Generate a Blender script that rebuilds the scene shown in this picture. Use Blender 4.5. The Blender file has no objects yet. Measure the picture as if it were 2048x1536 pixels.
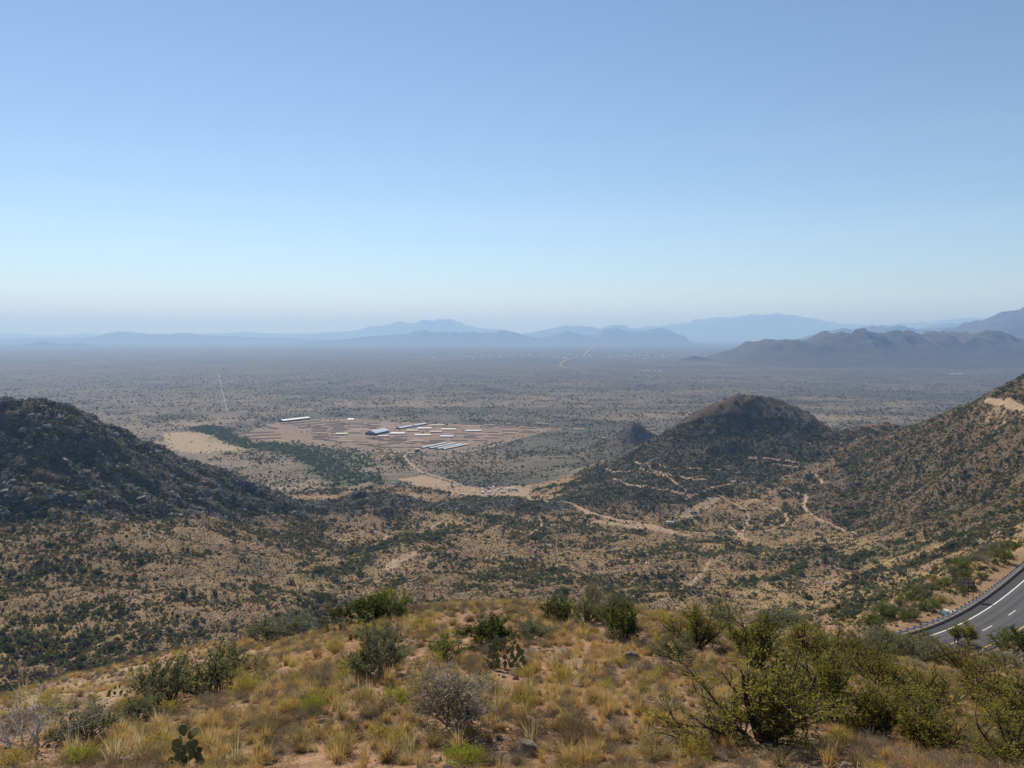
import bpy, math, random
import numpy as np
from mathutils import Vector

# ------------------------------------------------------------------ camera, sky, sun, exposure
C = bpy.context.scene
COL = C.collection
F = 1540.0                      # focal length in photo pixels (2048 wide)
PITCH = math.atan(100 / F)      # looking slightly down from the horizon
cam = bpy.data.cameras.new('camera')
cam.sensor_width = 36.0
cam.lens = 36.0 * F / 2048
cam.clip_start = 0.5
cam.clip_end = 300000
camo = bpy.data.objects.new('camera', cam)
camo.rotation_euler = (math.pi / 2 - PITCH, 0, 0)
COL.objects.link(camo)
C.camera = camo

SUN_AZ, SUN_EL = math.radians(-26), math.radians(41)
SUN = Vector((math.sin(SUN_AZ) * math.cos(SUN_EL), math.cos(SUN_AZ) * math.cos(SUN_EL), math.sin(SUN_EL)))
w = bpy.data.worlds.new('World')
C.world = w
w.use_nodes = True
wn = w.node_tree
bg = wn.nodes['Background']
sky = wn.nodes.new('ShaderNodeTexSky')
sky.sky_type = 'NISHITA'
sky.sun_disc = False
sky.sun_elevation = SUN_EL
sky.sun_rotation = SUN_AZ
sky.altitude = 1200
sky.air_density = 1.0
sky.dust_density = 0.0
sky.ozone_density = 2.2
bg.inputs['Strength'].default_value = 0.098
# thin, faint streaks of high cloud low in the sky
tcw = wn.nodes.new('ShaderNodeTexCoord')
mpw = wn.nodes.new('ShaderNodeMapping')
mpw.inputs['Rotation'].default_value = (0.0, 0.035, 0.0)
mpw.inputs['Scale'].default_value = (1.1, 1.1, 26.0)
nzw = wn.nodes.new('ShaderNodeTexNoise')
nzw.inputs['Scale'].default_value = 1.3
nzw.inputs['Detail'].default_value = 4.0
nzw.inputs['Roughness'].default_value = 0.45
rmw = wn.nodes.new('ShaderNodeMapRange')
rmw.inputs['From Min'].default_value = 0.48
rmw.inputs['From Max'].default_value = 0.78
rmw.inputs['To Max'].default_value = 0.16
mxw = wn.nodes.new('ShaderNodeMix')
mxw.data_type = 'RGBA'
mxw.inputs[7].default_value = (7.6, 8.2, 8.6, 1)
wn.links.new(tcw.outputs['Generated'], mpw.inputs['Vector'])
wn.links.new(mpw.outputs[0], nzw.inputs['Vector'])
wn.links.new(nzw.outputs['Fac'], rmw.inputs['Value'])
sxw = wn.nodes.new('ShaderNodeSeparateXYZ')
low = wn.nodes.new('ShaderNodeMapRange')
low.inputs['From Min'].default_value = 0.26
low.inputs['From Max'].default_value = 0.10
muw = wn.nodes.new('ShaderNodeMath')
muw.operation = 'MULTIPLY'
wn.links.new(tcw.outputs['Generated'], sxw.inputs[0])
wn.links.new(sxw.outputs['Z'], low.inputs['Value'])
wn.links.new(rmw.outputs[0], muw.inputs[0])
wn.links.new(low.outputs[0], muw.inputs[1])
wn.links.new(muw.outputs[0], mxw.inputs[0])
wn.links.new(sky.outputs[0], mxw.inputs[6])
wn.links.new(mxw.outputs[2], bg.inputs[0])

sl = bpy.data.lights.new('sun', 'SUN')
sl.energy = 5.0
sl.angle = math.radians(0.53)
sl.color = (1.0, 0.92, 0.79)
so = bpy.data.objects.new('sun', sl)
so.rotation_euler = SUN.to_track_quat('Z', 'Y').to_euler()
so.location = (-60, 120, 150)
COL.objects.link(so)

vs = C.view_settings
vs.view_transform = 'Standard'
vs.look = 'None'
vs.gamma = 1.0
vs.use_curve_mapping = False
vs.exposure = 0.26
C.render.engine = 'CYCLES'
cy = C.cycles
cy.max_bounces = 6
cy.diffuse_bounces = 2
cy.glossy_bounces = 2
cy.transmission_bounces = 3
cy.transparent_max_bounces = 8
cy.volume_bounces = 1
cy.use_denoising = True
cy.denoiser = 'OPENIMAGEDENOISE'
cy.denoising_input_passes = 'RGB_ALBEDO_NORMAL'

rng = np.random.default_rng(7)
random.seed(7)

# ------------------------------------------------------------------ helpers
cp, sp = math.cos(PITCH), math.sin(PITCH)


def ray(px, py):
    """direction (x, forward, up) of a photo pixel"""
    a, b = (px - 1024) / F, (768 - py) / F
    return np.array([a, cp + b * sp, -sp + b * cp])


def point(px, py, d):
    r = ray(px, py)
    return r * (d / r[1])


def vnoise(x, y, seed=0):
    xi = np.floor(x).astype(np.int64)
    yi = np.floor(y).astype(np.int64)
    fx, fy = x - xi, y - yi
    ux, uy = fx * fx * fx * (fx * (fx * 6 - 15) + 10), fy * fy * fy * (fy * (fy * 6 - 15) + 10)

    def g(ix, iy):
        h = (ix * 374761393 + iy * 668265263 + seed * 974634777) & 0xffffffff
        h = ((h ^ (h >> 13)) * 1274126177) & 0xffffffff
        h = ((h ^ (h >> 16)) * 2246822519) & 0xffffffff
        a = ((h ^ (h >> 15)) & 0xffff) * (2 * math.pi / 65536)
        return np.cos(a) * (x - ix) + np.sin(a) * (y - iy)
    a, b = g(xi, yi), g(xi + 1, yi)
    c, d = g(xi, yi + 1), g(xi + 1, yi + 1)
    return 1.5 * (a + (b - a) * ux + (c - a) * uy + (a - b - c + d) * ux * uy)


def fbm(x, y, wl, octv=4, seed=0, gain=0.5):
    s, amp, t = 0, 1.0, 0
    for i in range(octv):
        s = s + amp * vnoise(x / wl + 13.7 * i, y / wl - 7.1 * i, seed + i)
        t += amp
        amp *= gain
        wl /= 2.03
    return s / t


def sstep(a, b, x):
    t = np.clip((x - a) / (b - a), 0, 1)
    return t * t * (3 - 2 * t)


def tag(o, label=None, cat=None, group=None, kind=None):
    if label: o['label'] = label
    if cat: o['category'] = cat
    if group: o['group'] = group
    if kind: o['kind'] = kind
    return o


def mesh_of(name, verts, faces, mats=(), fmat=None, smooth=False):
    """verts (n,3); faces: list of arrays (k, 3 or 4)"""
    me = bpy.data.meshes.new(name)
    verts = np.asarray(verts, dtype=np.float32)
    if not isinstance(faces, (list, tuple)):
        faces = [faces]
    faces = [np.asarray(f, dtype=np.int32) for f in faces if len(f)]
    nl = sum(f.size for f in faces)
    nf = sum(len(f) for f in faces)
    me.vertices.add(len(verts))
    me.vertices.foreach_set('co', verts.ravel())
    me.loops.add(nl)
    me.loops.foreach_set('vertex_index', np.concatenate([f.ravel() for f in faces]))
    me.polygons.add(nf)
    tot = np.concatenate([np.full(len(f), f.shape[1], dtype=np.int32) for f in faces])
    st = np.concatenate([[0], np.cumsum(tot)[:-1]]).astype(np.int32)
    me.polygons.foreach_set('loop_start', st)
    for m in mats:
        me.materials.append(m)
    if fmat is not None:
        me.polygons.foreach_set('material_index', np.asarray(fmat, dtype=np.int32))
    me.polygons.foreach_set('use_smooth', np.full(nf, smooth, dtype=bool))
    me.update(calc_edges=True)
    return me


def obj(name, me, parent=None, loc=None, rot=None, scale=None):
    o = bpy.data.objects.new(name, me)
    COL.objects.link(o)
    if parent: o.parent = parent
    if loc is not None: o.location = loc
    if rot is not None: o.rotation_euler = rot
    if scale is not None: o.scale = scale
    return o


def empty(name, loc=(0, 0, 0), rot=(0, 0, 0), scale=(1, 1, 1)):
    o = bpy.data.objects.new(name, None)
    o.empty_display_size = 0.2
    COL.objects.link(o)
    o.location, o.rotation_euler, o.scale = loc, rot, scale
    return o


class MB:
    """collects boxes, tubes and sheets; build() links them as one mesh"""
    def __init__(s):
        s.v, s.q, s.t, s.n = [], [], [], 0

    def add(s, v, q=None, t=None):
        v = np.asarray(v, dtype=float)
        s.v.append(v)
        if q is not None and len(q): s.q.append(np.asarray(q) + s.n)
        if t is not None and len(t): s.t.append(np.asarray(t) + s.n)
        s.n += len(v)
        return s

    def box(s, x0, x1, y0, y1, z0, z1):
        v = [(x, y, z) for z in (z0, z1) for y in (y0, y1) for x in (x0, x1)]
        return s.add(v, [(0, 2, 3, 1), (4, 5, 7, 6), (0, 1, 5, 4), (2, 6, 7, 3), (0, 4, 6, 2), (1, 3, 7, 5)])

    def prism(s, prof, x0, x1):
        """profile (y,z) closed polygon swept along x, quads + fan caps"""
        n = len(prof)
        v = [(x0, a, b) for a, b in prof] + [(x1, a, b) for a, b in prof]
        q = [(i, (i + 1) % n, n + (i + 1) % n, n + i) for i in range(n)]
        t = [(0, i + 1, i) for i in range(1, n - 1)] + [(n, n + i, n + i + 1) for i in range(1, n - 1)]
        return s.add(v, q, t)

    def tube(s, pts, rad, k=4):
        pts = np.asarray(pts, dtype=float)
        n = len(pts)
        d = np.gradient(pts, axis=0)
        d /= np.linalg.norm(d, axis=1)[:, None] + 1e-9
        ref = np.where(np.abs(d[:, 2:3]) > 0.9, np.array([[1.0, 0, 0]]), np.array([[0, 0, 1.0]]))
        a = np.cross(d, ref); a /= np.linalg.norm(a, axis=1)[:, None] + 1e-9
        b = np.cross(d, a)
        rad = np.broadcast_to(np.asarray(rad, dtype=float), (n,))
        th = np.arange(k) * 2 * math.pi / k
        v = pts[:, None, :] + rad[:, None, None] * (np.cos(th)[None, :, None] * a[:, None, :] + np.sin(th)[None, :, None] * b[:, None, :])
        i, j = np.meshgrid(np.arange(n - 1), np.arange(k), indexing='ij')
        i, j = i.ravel(), j.ravel()
        q = np.stack([i * k + j, i * k + (j + 1) % k, (i + 1) * k + (j + 1) % k, (i + 1) * k + j], 1)
        return s.add(v.reshape(-1, 3), q)

    def quads(s, c, ax, ay):
        """loose quads: centres c, half axes ax, ay"""
        n = len(c)
        v = np.stack([c - ax - ay, c + ax - ay, c + ax + ay, c - ax + ay], 1).reshape(-1, 3)
        return s.add(v, np.arange(4 * n).reshape(n, 4))

    def mesh(s, name, mat, smooth=False):
        f = []
        if s.q: f.append(np.concatenate(s.q))
        if s.t: f.append(np.concatenate(s.t))
        return mesh_of(name, np.concatenate(s.v), f, [mat], None, smooth)

    def build(s, name, mat, parent=None, smooth=False, **k):
        return obj(name, s.mesh(name, mat, smooth), parent, **k)


# ------------------------------------------------------------------ materials
class NT:
    def __init__(s, name):
        s.m = bpy.data.materials.new(name)
        s.m.use_nodes = True
        s.t = s.m.node_tree
        s.t.nodes.clear()
        s.out = s.t.nodes.new('ShaderNodeOutputMaterial')

    def n(s, typ, ins=None, **props):
        nd = s.t.nodes.new(typ)
        for k, v in props.items(): setattr(nd, k, v)
        for k, v in (ins or {}).items():
            sock = nd.inputs[k]
            if isinstance(v, bpy.types.NodeSocket): s.t.links.new(v, sock)
            else:
                if isinstance(v, tuple) and len(v) == 3 and sock.type == 'RGBA': v = (*v, 1)
                sock.default_value = v
        return nd

    def noise(s, vec, scale, detail=3.0, rough=0.55, dist=0.0):
        return s.n('ShaderNodeTexNoise', {'Vector': vec, 'Scale': scale, 'Detail': detail, 'Roughness': rough, 'Distortion': dist}).outputs['Fac']

    def ramp(s, fac, stops):
        r = s.n('ShaderNodeValToRGB', {'Fac': fac})
        cr = r.color_ramp
        while len(cr.elements) < len(stops): cr.elements.new(0.5)
        for e, (p, c) in zip(cr.elements, stops):
            e.position = p
            e.color = (*c, 1) if isinstance(c, tuple) else (c, c, c, 1)
        return r.outputs[0]

    def mix(s, fac, a, b):
        m = s.n('ShaderNodeMix', data_type='RGBA')
        for i, v in ((0, fac), (6, a), (7, b)):
            if isinstance(v, bpy.types.NodeSocket): s.t.links.new(v, m.inputs[i])
            else: m.inputs[i].default_value = (*v, 1) if isinstance(v, tuple) else v
        return m.outputs[2]

    def mul(s, a, b, op='MULTIPLY'):
        m = s.n('ShaderNodeMath', operation=op)
        for i, v in ((0, a), (1, b)):
            if isinstance(v, bpy.types.NodeSocket): s.t.links.new(v, m.inputs[i])
            else: m.inputs[i].default_value = v
        return m.outputs[0]

    def pos(s):
        return s.n('ShaderNodeNewGeometry').outputs['Position']

    def attr(s, name, typ='GEOMETRY'):
        return s.n('ShaderNodeAttribute', attribute_name=name, attribute_type=typ).outputs['Fac']

    def finish(s, color, rough=0.9, normal=None, spec=0.2, metal=0.0):
        p = s.n('ShaderNodeBsdfPrincipled', {'Base Color': color, 'Roughness': rough, 'Specular IOR Level': spec, 'Metallic': metal})
        if normal is not None: s.t.links.new(normal, p.inputs['Normal'])
        s.t.links.new(p.outputs[0], s.out.inputs[0])
        return s.m

    def bump(s, h, dist, strength=1.0):
        return s.n('ShaderNodeBump', {'Height': h, 'Distance': dist, 'Strength': strength}).outputs[0]


def simple(name, col, rough=0.7, var=0.15, scale=3.0, metal=0.0, spec=0.3):
    t = NT(name)
    tc = t.n('ShaderNodeTexCoord').outputs['Object']
    f = t.noise(tc, scale, 4)
    c = t.mix(f, tuple(v * (1 - var) for v in col), tuple(min(1, v * (1 + var)) for v in col))
    return t.finish(c, rough, None, spec, metal)


def leaf_mat(name, cols, trans=0.35, var=0.35):
    """foliage: colour differs from plant to plant and leaf to leaf; light passes through"""
    t = NT(name)
    ob = t.n('ShaderNodeObjectInfo').outputs['Random']
    isl = t.n('ShaderNodeNewGeometry').outputs['Random Per Island']
    f = t.mul(t.mul(ob, 0.62), t.mul(isl, 0.38), 'ADD')
    n = len(cols)
    c = t.ramp(f, [(0.12 + 0.76 * i / max(1, n - 1), cols[i]) for i in range(n)])
    d = t.n('ShaderNodeBsdfDiffuse', {'Color': c})
    tr = t.n('ShaderNodeBsdfTranslucent', {'Color': t.mix(0.25, c, (0.55, 0.5, 0.08))})
    mx = t.n('ShaderNodeMixShader', {0: trans, 1: d.outputs[0], 2: tr.outputs[0]})
    t.t.links.new(mx.outputs[0], t.out.inputs[0])
    return t.m


def ground_mat(name, cols, rocky=None, slope=None, grit=1.0):
    """dry desert ground: soil, dry grass and low brush patches, finer grain nearby"""
    t = NT(name)
    p = t.pos()
    soil, grass, red, brush = cols
    n1 = t.noise(p, 0.011, 5, 0.6)
    n2 = t.noise(p, 0.09, 4, 0.65)
    n3 = t.noise(p, 1.1, 4, 0.65)
    n4 = t.noise(p, 9.0, 5, 0.78)
    m1, m2, m3 = t.ramp(n1, [(0.38, 0.0), (0.62, 1.0)]), t.ramp(n2, [(0.45, 0.0), (0.68, 0.8)]), t.ramp(n3, [(0.47, 0.0), (0.66, 0.75)])

    def blend(q):
        return t.mix(m3, t.mix(m2, t.mix(m1, q[0], q[1]), q[2]), q[3])
    c = blend((soil, grass, red, brush))
    if slope:
        big = t.ramp(t.noise(p, 0.0065, 4, 0.62, 0.8), [(0.46, 0.0), (0.6, 0.55)])
        c = t.mix(big, c, tuple(0.55 * a + 0.45 * b for a, b in zip(brush, red)))
    if slope: c = t.mix(t.attr('slope'), c, blend(slope))
    if rocky: c = t.mix(t.attr('rocky'), c, blend(rocky))
    veg = t.attr('veg')
    c = t.mix(veg, c, brush)
    dark = t.ramp(n4, [(0.32, (0.55, 0.52, 0.5)), (0.55, (1.0, 1.0, 1.0)), (0.78, (1.35, 1.3, 1.2))])
    mm = t.n('ShaderNodeMix', data_type='RGBA', blend_type='MULTIPLY')
    mm.inputs[0].default_value = 0.8 * grit
    t.t.links.new(c, mm.inputs[6]); t.t.links.new(dark, mm.inputs[7])
    c = mm.outputs[2]
    h = t.mul(t.mul(n3, 0.7), t.mul(n4, 0.12), 'ADD')
    return t.finish(c, 0.95, t.bump(h, 0.35, 0.8), 0.1)


def plain_mat(name):
    t = NT(name)
    p = t.pos()
    n0 = t.noise(p, 0.0008, 6, 0.64, 1.2)
    n1 = t.noise(p, 0.004, 5, 0.62, 0.6)
    n2 = t.noise(p, 0.03, 4, 0.65)
    vor = t.n('ShaderNodeTexVoronoi', {'Vector': p, 'Scale': 0.09, 'Randomness': 1.0}).outputs['Distance']
    c = t.mix(t.ramp(n1, [(0.4, 0.0), (0.62, 1.0)]), (0.165, 0.122, 0.092), (0.27, 0.20, 0.135))
    c = t.mix(t.ramp(n0, [(0.44, 0.0), (0.57, 0.85)]), c, (0.072, 0.068, 0.05))
    nb = t.noise(t.n('ShaderNodeMapping', {'Vector': p, 'Scale': (0.0007, 0.0021, 0.001)}).outputs[0], 1.0, 5, 0.6, 0.5)
    c = t.mix(t.ramp(nb, [(0.52, 0.0), (0.66, 0.7)]), c, (0.31, 0.225, 0.15))
    c = t.mix(t.ramp(n2, [(0.5, 0.0), (0.64, 0.7)]), c, (0.075, 0.075, 0.048))
    c = t.mix(t.ramp(vor, [(0.22, 0.75), (0.36, 0.0)]), c, (0.055, 0.065, 0.035))
    c = t.mix(t.attr('veg'), c, (0.07, 0.085, 0.04))
    c = t.mix(t.mul(t.attr('cover'), 0.7), c, (0.066, 0.06, 0.05))
    return t.finish(c, 0.95, None, 0.1)

# ------------------------------------------------------------------ the lie of the land
def plain_z(r):
    return -288.0 - 0.0016 * (r - 1500)


CP = []         # (azimuth, ln r, z / r)


def seen(*rows):
    for px, py, d in rows:
        x, y, z = point(px, py, d)
        r = math.hypot(x, y)
        CP.append((math.atan2(x, y), math.log(r), z / r))


def hid(*rows):
    for px, z, d in rows:
        x, y = (px - 1024) / F * d, d
        r = math.hypot(x, y)
        CP.append((math.atan2(x, y), math.log(r), z / r))


# steep bank under the viewpoint, then the near slope
for px in (-900, -200, 350, 1000, 1650, 2300, 2900):
    hid((px, -2.0, 2.5), (px, -4.4, 6.5), (px, -6.6, 10.5))
seen((-300, 1560, 16), (0, 1550, 16), (500, 1540, 16), (1000, 1536, 16), (1500, 1536, 16), (2048, 1560, 16), (2350, 1590, 16),
     (200, 1480, 20), (600, 1440, 20), (1000, 1440, 19.5), (1400, 1445, 19.5), (1800, 1475, 20), (2150, 1500, 21),
     (380, 1400, 25), (700, 1350, 25.5), (1000, 1345, 25), (1300, 1345, 25.5), (1650, 1390, 26), (2000, 1430, 28),
     (700, 1290, 33), (1000, 1268, 33), (1300, 1275, 33), (1600, 1320, 35), (1900, 1370, 38), (2200, 1400, 40),
     (-300, 1510, 32), (-20, 1425, 40), (130, 1358, 46), (250, 1328, 50), (350, 1309, 53), (470, 1297, 54), (570, 1282, 52), (640, 1268, 48),
     (720, 1246, 46), (800, 1224, 46), (900, 1212, 48), (1000, 1207, 49), (1100, 1212, 47), (1250, 1222, 45), (1400, 1248, 45), (1550, 1285, 47),
     (130, 1400, 36), (300, 1352, 39), (450, 1338, 39),
     (1700, 1318, 56), (1850, 1335, 60), (2000, 1350, 66), (2200, 1370, 72))
hid((-300, -48, 70), (0, -56, 80), (300, -52, 85), (600, -52, 85), (900, -44, 80), (1200, -42, 75), (1450, -42, 75),
    (-300, -100, 150), (100, -115, 170), (500, -120, 180), (900, -122, 190), (1250, -118, 190), (1500, -105, 180),
    (-300, -150, 260), (100, -158, 270), (500, -168, 300), (900, -184, 350), (1250, -184, 350), (1550, -165, 330), (1650, -130, 270),
    # cut slope above the highway and the bench it runs on
    (1700, -46, 98), (1850, -49.5, 106), (2000, -50.5, 111), (2200, -49, 118), (2000, -40, 88), (2200, -40, 92), (1800, -39, 84),
    (1790, -52, 130), (1900, -52, 138), (1997, -52, 152), (2048, -52, 160), (2200, -50, 200), (2400, -47, 230), (1600, -53, 128), (1450, -58, 128))
seen((2048, 1088, 192), (2200, 1030, 235), (1930, 1130, 178), (1850, 1163, 170), (1785, 1198, 164), (1735, 1238, 156))
hid((2150, -95, 320), (2048, -92, 270), (1900, -88, 245), (1780, -92, 225), (1650, -88, 190), (1560, -84, 165))
hid((2100, -118, 400), (1900, -128, 380), (1750, -140, 360))
# outside the right and left edges of the view
hid((2700, -11, 20), (2700, -24, 45), (2600, -38, 90), (3000, -34, 90), (2700, -46, 150), (3100, -44, 170), (3000, -22, 45), (2600, -44, 300), (3000, -40, 350), (2700, -60, 600), (3100, -60, 700),
    (-800, -10, 20), (-800, -24, 45), (-800, -52, 85), (-800, -105, 170), (-800, -150, 290), (-900, -160, 450))
# the hollow below
seen((2048, 1062, 520), (1900, 1115, 540), (1790, 1172, 505), (1700, 1218, 480),
     (700, 1230, 555), (1000, 1192, 620), (1300, 1205, 600), (1500, 1225, 540), (500, 1252, 520), (300, 1285, 470),
     (0, 1395, 385), (-250, 1330, 380), (0, 1255, 470), (130, 1240, 500), (260, 1200, 545), (0, 1160, 560), (500, 1180, 620), (750, 1152, 720), (1000, 1132, 780),
     (1250, 1132, 780), (1500, 1142, 740), (1700, 1150, 660), (1850, 1110, 640), (250, 1120, 640), (500, 1102, 760), (750, 1078, 900),
     (1000, 1074, 940), (1250, 1082, 920), (1500, 1092, 880), (1700, 1082, 820), (1900, 1052, 700), (0, 1055, 670), (150, 1050, 700), (300, 1050, 770),
     (450, 1045, 860), (600, 1045, 960), (800, 1044, 1010), (950, 1040, 1040), (1100, 1034, 1080), (1250, 1040, 1050), (1450, 1035, 1040), (1650, 1020, 990),
     (1850, 985, 860), (2040, 940, 740))
# low rock ridge across the valley mouth
seen((700, 995, 1140), (780, 990, 1150), (850, 1003, 1150), (930, 1012, 1160), (1020, 1004, 1160), (1110, 1010, 1180))
hid((720, -284, 1260), (850, -287, 1290), (1000, -287, 1300), (1100, -283, 1310))
seen((750, 955, 1500), (900, 985, 1390), (1040, 978, 1430), (1000, 940, 1630), (700, 930, 1690))
# rocky hill on the left
seen((-250, 800, 840), (-80, 806, 850), (50, 815, 860), (110, 826, 870), (180, 842, 890), (250, 880, 930), (330, 910, 960), (420, 940, 1000), (500, 965, 1040), (560, 985, 1080), (650, 1006, 1130),
     (0, 940, 775), (-250, 960, 740), (150, 935, 810), (300, 980, 860), (430, 1000, 930), (-250, 1100, 560))
hid((-250, -255, 1200), (0, -260, 1200), (150, -268, 1220), (300, -278, 1250), (450, -283, 1280), (600, -286, 1330))
# middle hill
seen((1490, 794, 1450), (1440, 801, 1450), (1400, 822, 1440), (1370, 842, 1430), (1330, 868, 1420), (1300, 892, 1410), (1540, 801, 1450), (1580, 815, 1440), (1620, 837, 1430),
     (1660, 860, 1410), (1720, 868, 1390), (1770, 863, 1370), (1250, 925, 1400), (1190, 945, 1400), (1150, 975, 1330),
     (1500, 860, 1360), (1400, 930, 1260), (1500, 935, 1240), (1600, 915, 1250), (1700, 905, 1220), (1300, 962, 1210), (1180, 1000, 1170), (1300, 1000, 1120), (1400, 985, 1130), (1550, 975, 1130), (1380, 1010, 1090))
hid((1490, -282, 1800), (1300, -288, 1680), (1650, -284, 1780), (1800, -286, 1750), (1200, -289, 1700), (1950, -280, 1600), (2150, -240, 1450))
# slope on the right and its road
seen((2300, 690, 860), (2150, 738, 870), (2048, 776, 880), (2010, 792, 915), (1975, 800, 950), (1900, 822, 1070), (1830, 850, 1220),
     (1950, 880, 900), (1850, 915, 980), (1750, 955, 1060), (2040, 862, 800), (1950, 965, 790), (1800, 1030, 870),
     (2300, 860, 640), (2300, 980, 430))
hid((2048, -170, 1200), (2300, -90, 1100), (1900, -230, 1350))

CPA = np.array(CP)
_d = np.linalg.norm(CPA[:, None, :2] - CPA[None, :, :2], axis=2)
_K = np.sqrt(_d ** 2 + 0.03 ** 2)
_off = CPA[:, 2].mean()
W = np.linalg.solve(_K + np.eye(len(CPA)) * 2e-3, CPA[:, 2] - _off)


def rbf(phi, v):
    out = np.empty(phi.shape)
    pf, vf, of = phi.ravel(), v.ravel(), out.ravel()
    for i in range(0, len(pf), 60000):
        s = slice(i, i + 60000)
        d2 = (pf[s, None] - CPA[None, :, 0]) ** 2 + (vf[s, None] - CPA[None, :, 1]) ** 2
        of[s] = np.sqrt(d2 + 0.0009) @ W + _off
    return out


def in_poly(x, y, pts):
    r = np.zeros(x.shape, bool)
    n = len(pts)
    for i in range(n):
        (ax, ay), (bx, by) = pts[i], pts[(i + 1) % n]
        if ay == by: continue
        r ^= ((ay > y) != (by > y)) & (x < (bx - ax) * (y - ay) / (by - ay) + ax)
    return r


def poly_dist(x, y, pts, signed=False):
    """distance to a polyline, and the fraction along it"""
    best = np.full(x.shape, 1e9)
    for (ax, ay), (bx, by) in zip(pts[:-1], pts[1:]):
        dx, dy = bx - ax, by - ay
        t = np.clip(((x - ax) * dx + (y - ay) * dy) / (dx * dx + dy * dy + 1e-9), 0, 1)
        best = np.minimum(best, np.hypot(x - ax - t * dx, y - ay - t * dy))
    return best


# polar sheet: finer where the picture is
ROWS = np.concatenate([np.arange(math.log(2.5), math.log(12), 0.04), np.arange(math.log(12), math.log(60), 0.010),
                       np.arange(math.log(60), math.log(400), 0.011), np.arange(math.log(400), math.log(1700), 0.0042),
                       np.arange(math.log(1700), math.log(5000), 0.0075), np.arange(math.log(5000), math.log(90000), 0.03)])
COLS = np.concatenate([np.arange(-62, -37, 0.6), np.arange(-37, 37, 0.1), np.arange(37, 62.1, 0.6)]) * math.pi / 180
PHI, V = np.meshgrid(COLS, ROWS)
R = np.exp(V)
X, Y = R * np.sin(PHI), R * np.cos(PHI)
T = rbf(np.clip(PHI, -0.75, 0.8), np.minimum(V, math.log(2000)))
wz = sstep(1450, 1750, R)
wz = np.maximum(wz, 0)
Zs = T * R
Zb = Zs * (1 - wz) + plain_z(R) * wz
Zb = np.where(R > 1700, plain_z(R), Zb)

def bilin(A, x, y):
    p, v = np.arctan2(x, y), np.log(np.maximum(np.hypot(x, y), 2.6))
    j = np.clip(np.searchsorted(COLS, p) - 1, 0, len(COLS) - 2)
    i = np.clip(np.searchsorted(ROWS, v) - 1, 0, len(ROWS) - 2)
    a = np.clip((p - COLS[j]) / (COLS[j + 1] - COLS[j]), 0, 1)
    b = np.clip((v - ROWS[i]) / (ROWS[i + 1] - ROWS[i]), 0, 1)
    return (A[i, j] * (1 - a) + A[i, j + 1] * a) * (1 - b) + (A[i + 1, j] * (1 - a) + A[i + 1, j + 1] * a) * b


# how rough each place is
hill = sstep(8, 60, Zb - plain_z(np.maximum(R, 1100)))
rough = np.where(R < 70, 0.25, 1.0) * (0.25 + 0.75 * hill) * (1 - sstep(1500, 1900, R) * 0.85)
cell = R * 0.0045
NZ = np.zeros_like(Zb)
for i, (wl, a) in enumerate([(260, 7.0), (120, 6.0), (60, 3.8), (28, 2.2), (13, 1.1), (6, 0.6), (2.8, 0.2), (1.2, 0.09), (0.5, 0.035)]):
    fade = sstep(1.2, 3.0, wl / cell) * sstep(1.6, 0.45, wl / R)
    m = (R < 3500)
    z = np.zeros_like(Zb)
    z[m] = vnoise(X[m] / wl + 31 * i, Y[m] / wl - 17 * i, 40 + i)
    if 1 <= i <= 3: z = 0.5 - 1.6 * np.abs(z)      # gullies and spurs
    NZ += a * fade * z
Zb = Zb + NZ * rough

# crags on the rocky hills
def gq(px, d): return ((px - 1024) / F * d, d)


P_LEFT = [gq(-900, 700), gq(-200, 650), gq(80, 690), gq(300, 780), gq(470, 900), gq(620, 1010), gq(760, 1090), gq(680, 1230), gq(300, 1240), gq(-200, 1200), gq(-900, 1200)]
P_MID = [gq(1130, 1180), gq(1250, 1090), gq(1400, 1080), gq(1500, 1150), gq(1640, 1170), gq(1740, 1330), gq(1760, 1480), gq(1650, 1700), gq(1350, 1680), gq(1180, 1450), gq(1120, 1300)]
P_RIGHT = [gq(1600, 1080), gq(1720, 900), gq(1800, 800), gq(1900, 690), gq(2060, 560), gq(2300, 430), gq(3400, 480), gq(3200, 1400), gq(2300, 1350), gq(1900, 1420), gq(1735, 1400), gq(1680, 1220)]
P_RIDGE = [gq(640, 1090), gq(780, 1060), gq(900, 1110), gq(1130, 1100), gq(1140, 1260), gq(900, 1270), gq(700, 1240)]
crm = 1.5 * in_poly(X, Y, P_LEFT) + 0.4 * in_poly(X, Y, P_MID) + 0.5 * in_poly(X, Y, P_RIGHT) + 1.0 * in_poly(X, Y, P_RIDGE)
for ax_, k_ in ((0, 10), (1, 18)):
    A_ = np.moveaxis(crm, ax_, 0)
    c_ = np.cumsum(np.concatenate([np.repeat(A_[:1], k_, 0), A_, np.repeat(A_[-1:], k_ + 1, 0)]), 0)
    crm = np.moveaxis((c_[2 * k_ + 1:] - c_[:-2 * k_ - 1])[:len(A_)] / (2 * k_ + 1), 0, ax_)
sel = crm > 0.01
cg = np.zeros_like(Zb)
for wl, a in ((42, 3.4), (19, 2.4), (9, 1.3)):
    vz = vnoise(X[sel] / wl + 5.1 * a, Y[sel] / wl - 3.3 * a, 140 + int(wl))
    cg[sel] += a * np.clip(vz * 1.9 - 0.15, -0.35, 0.8) * sstep(1.2, 3.0, wl / cell[sel])
Zb = Zb + cg * crm

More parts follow.
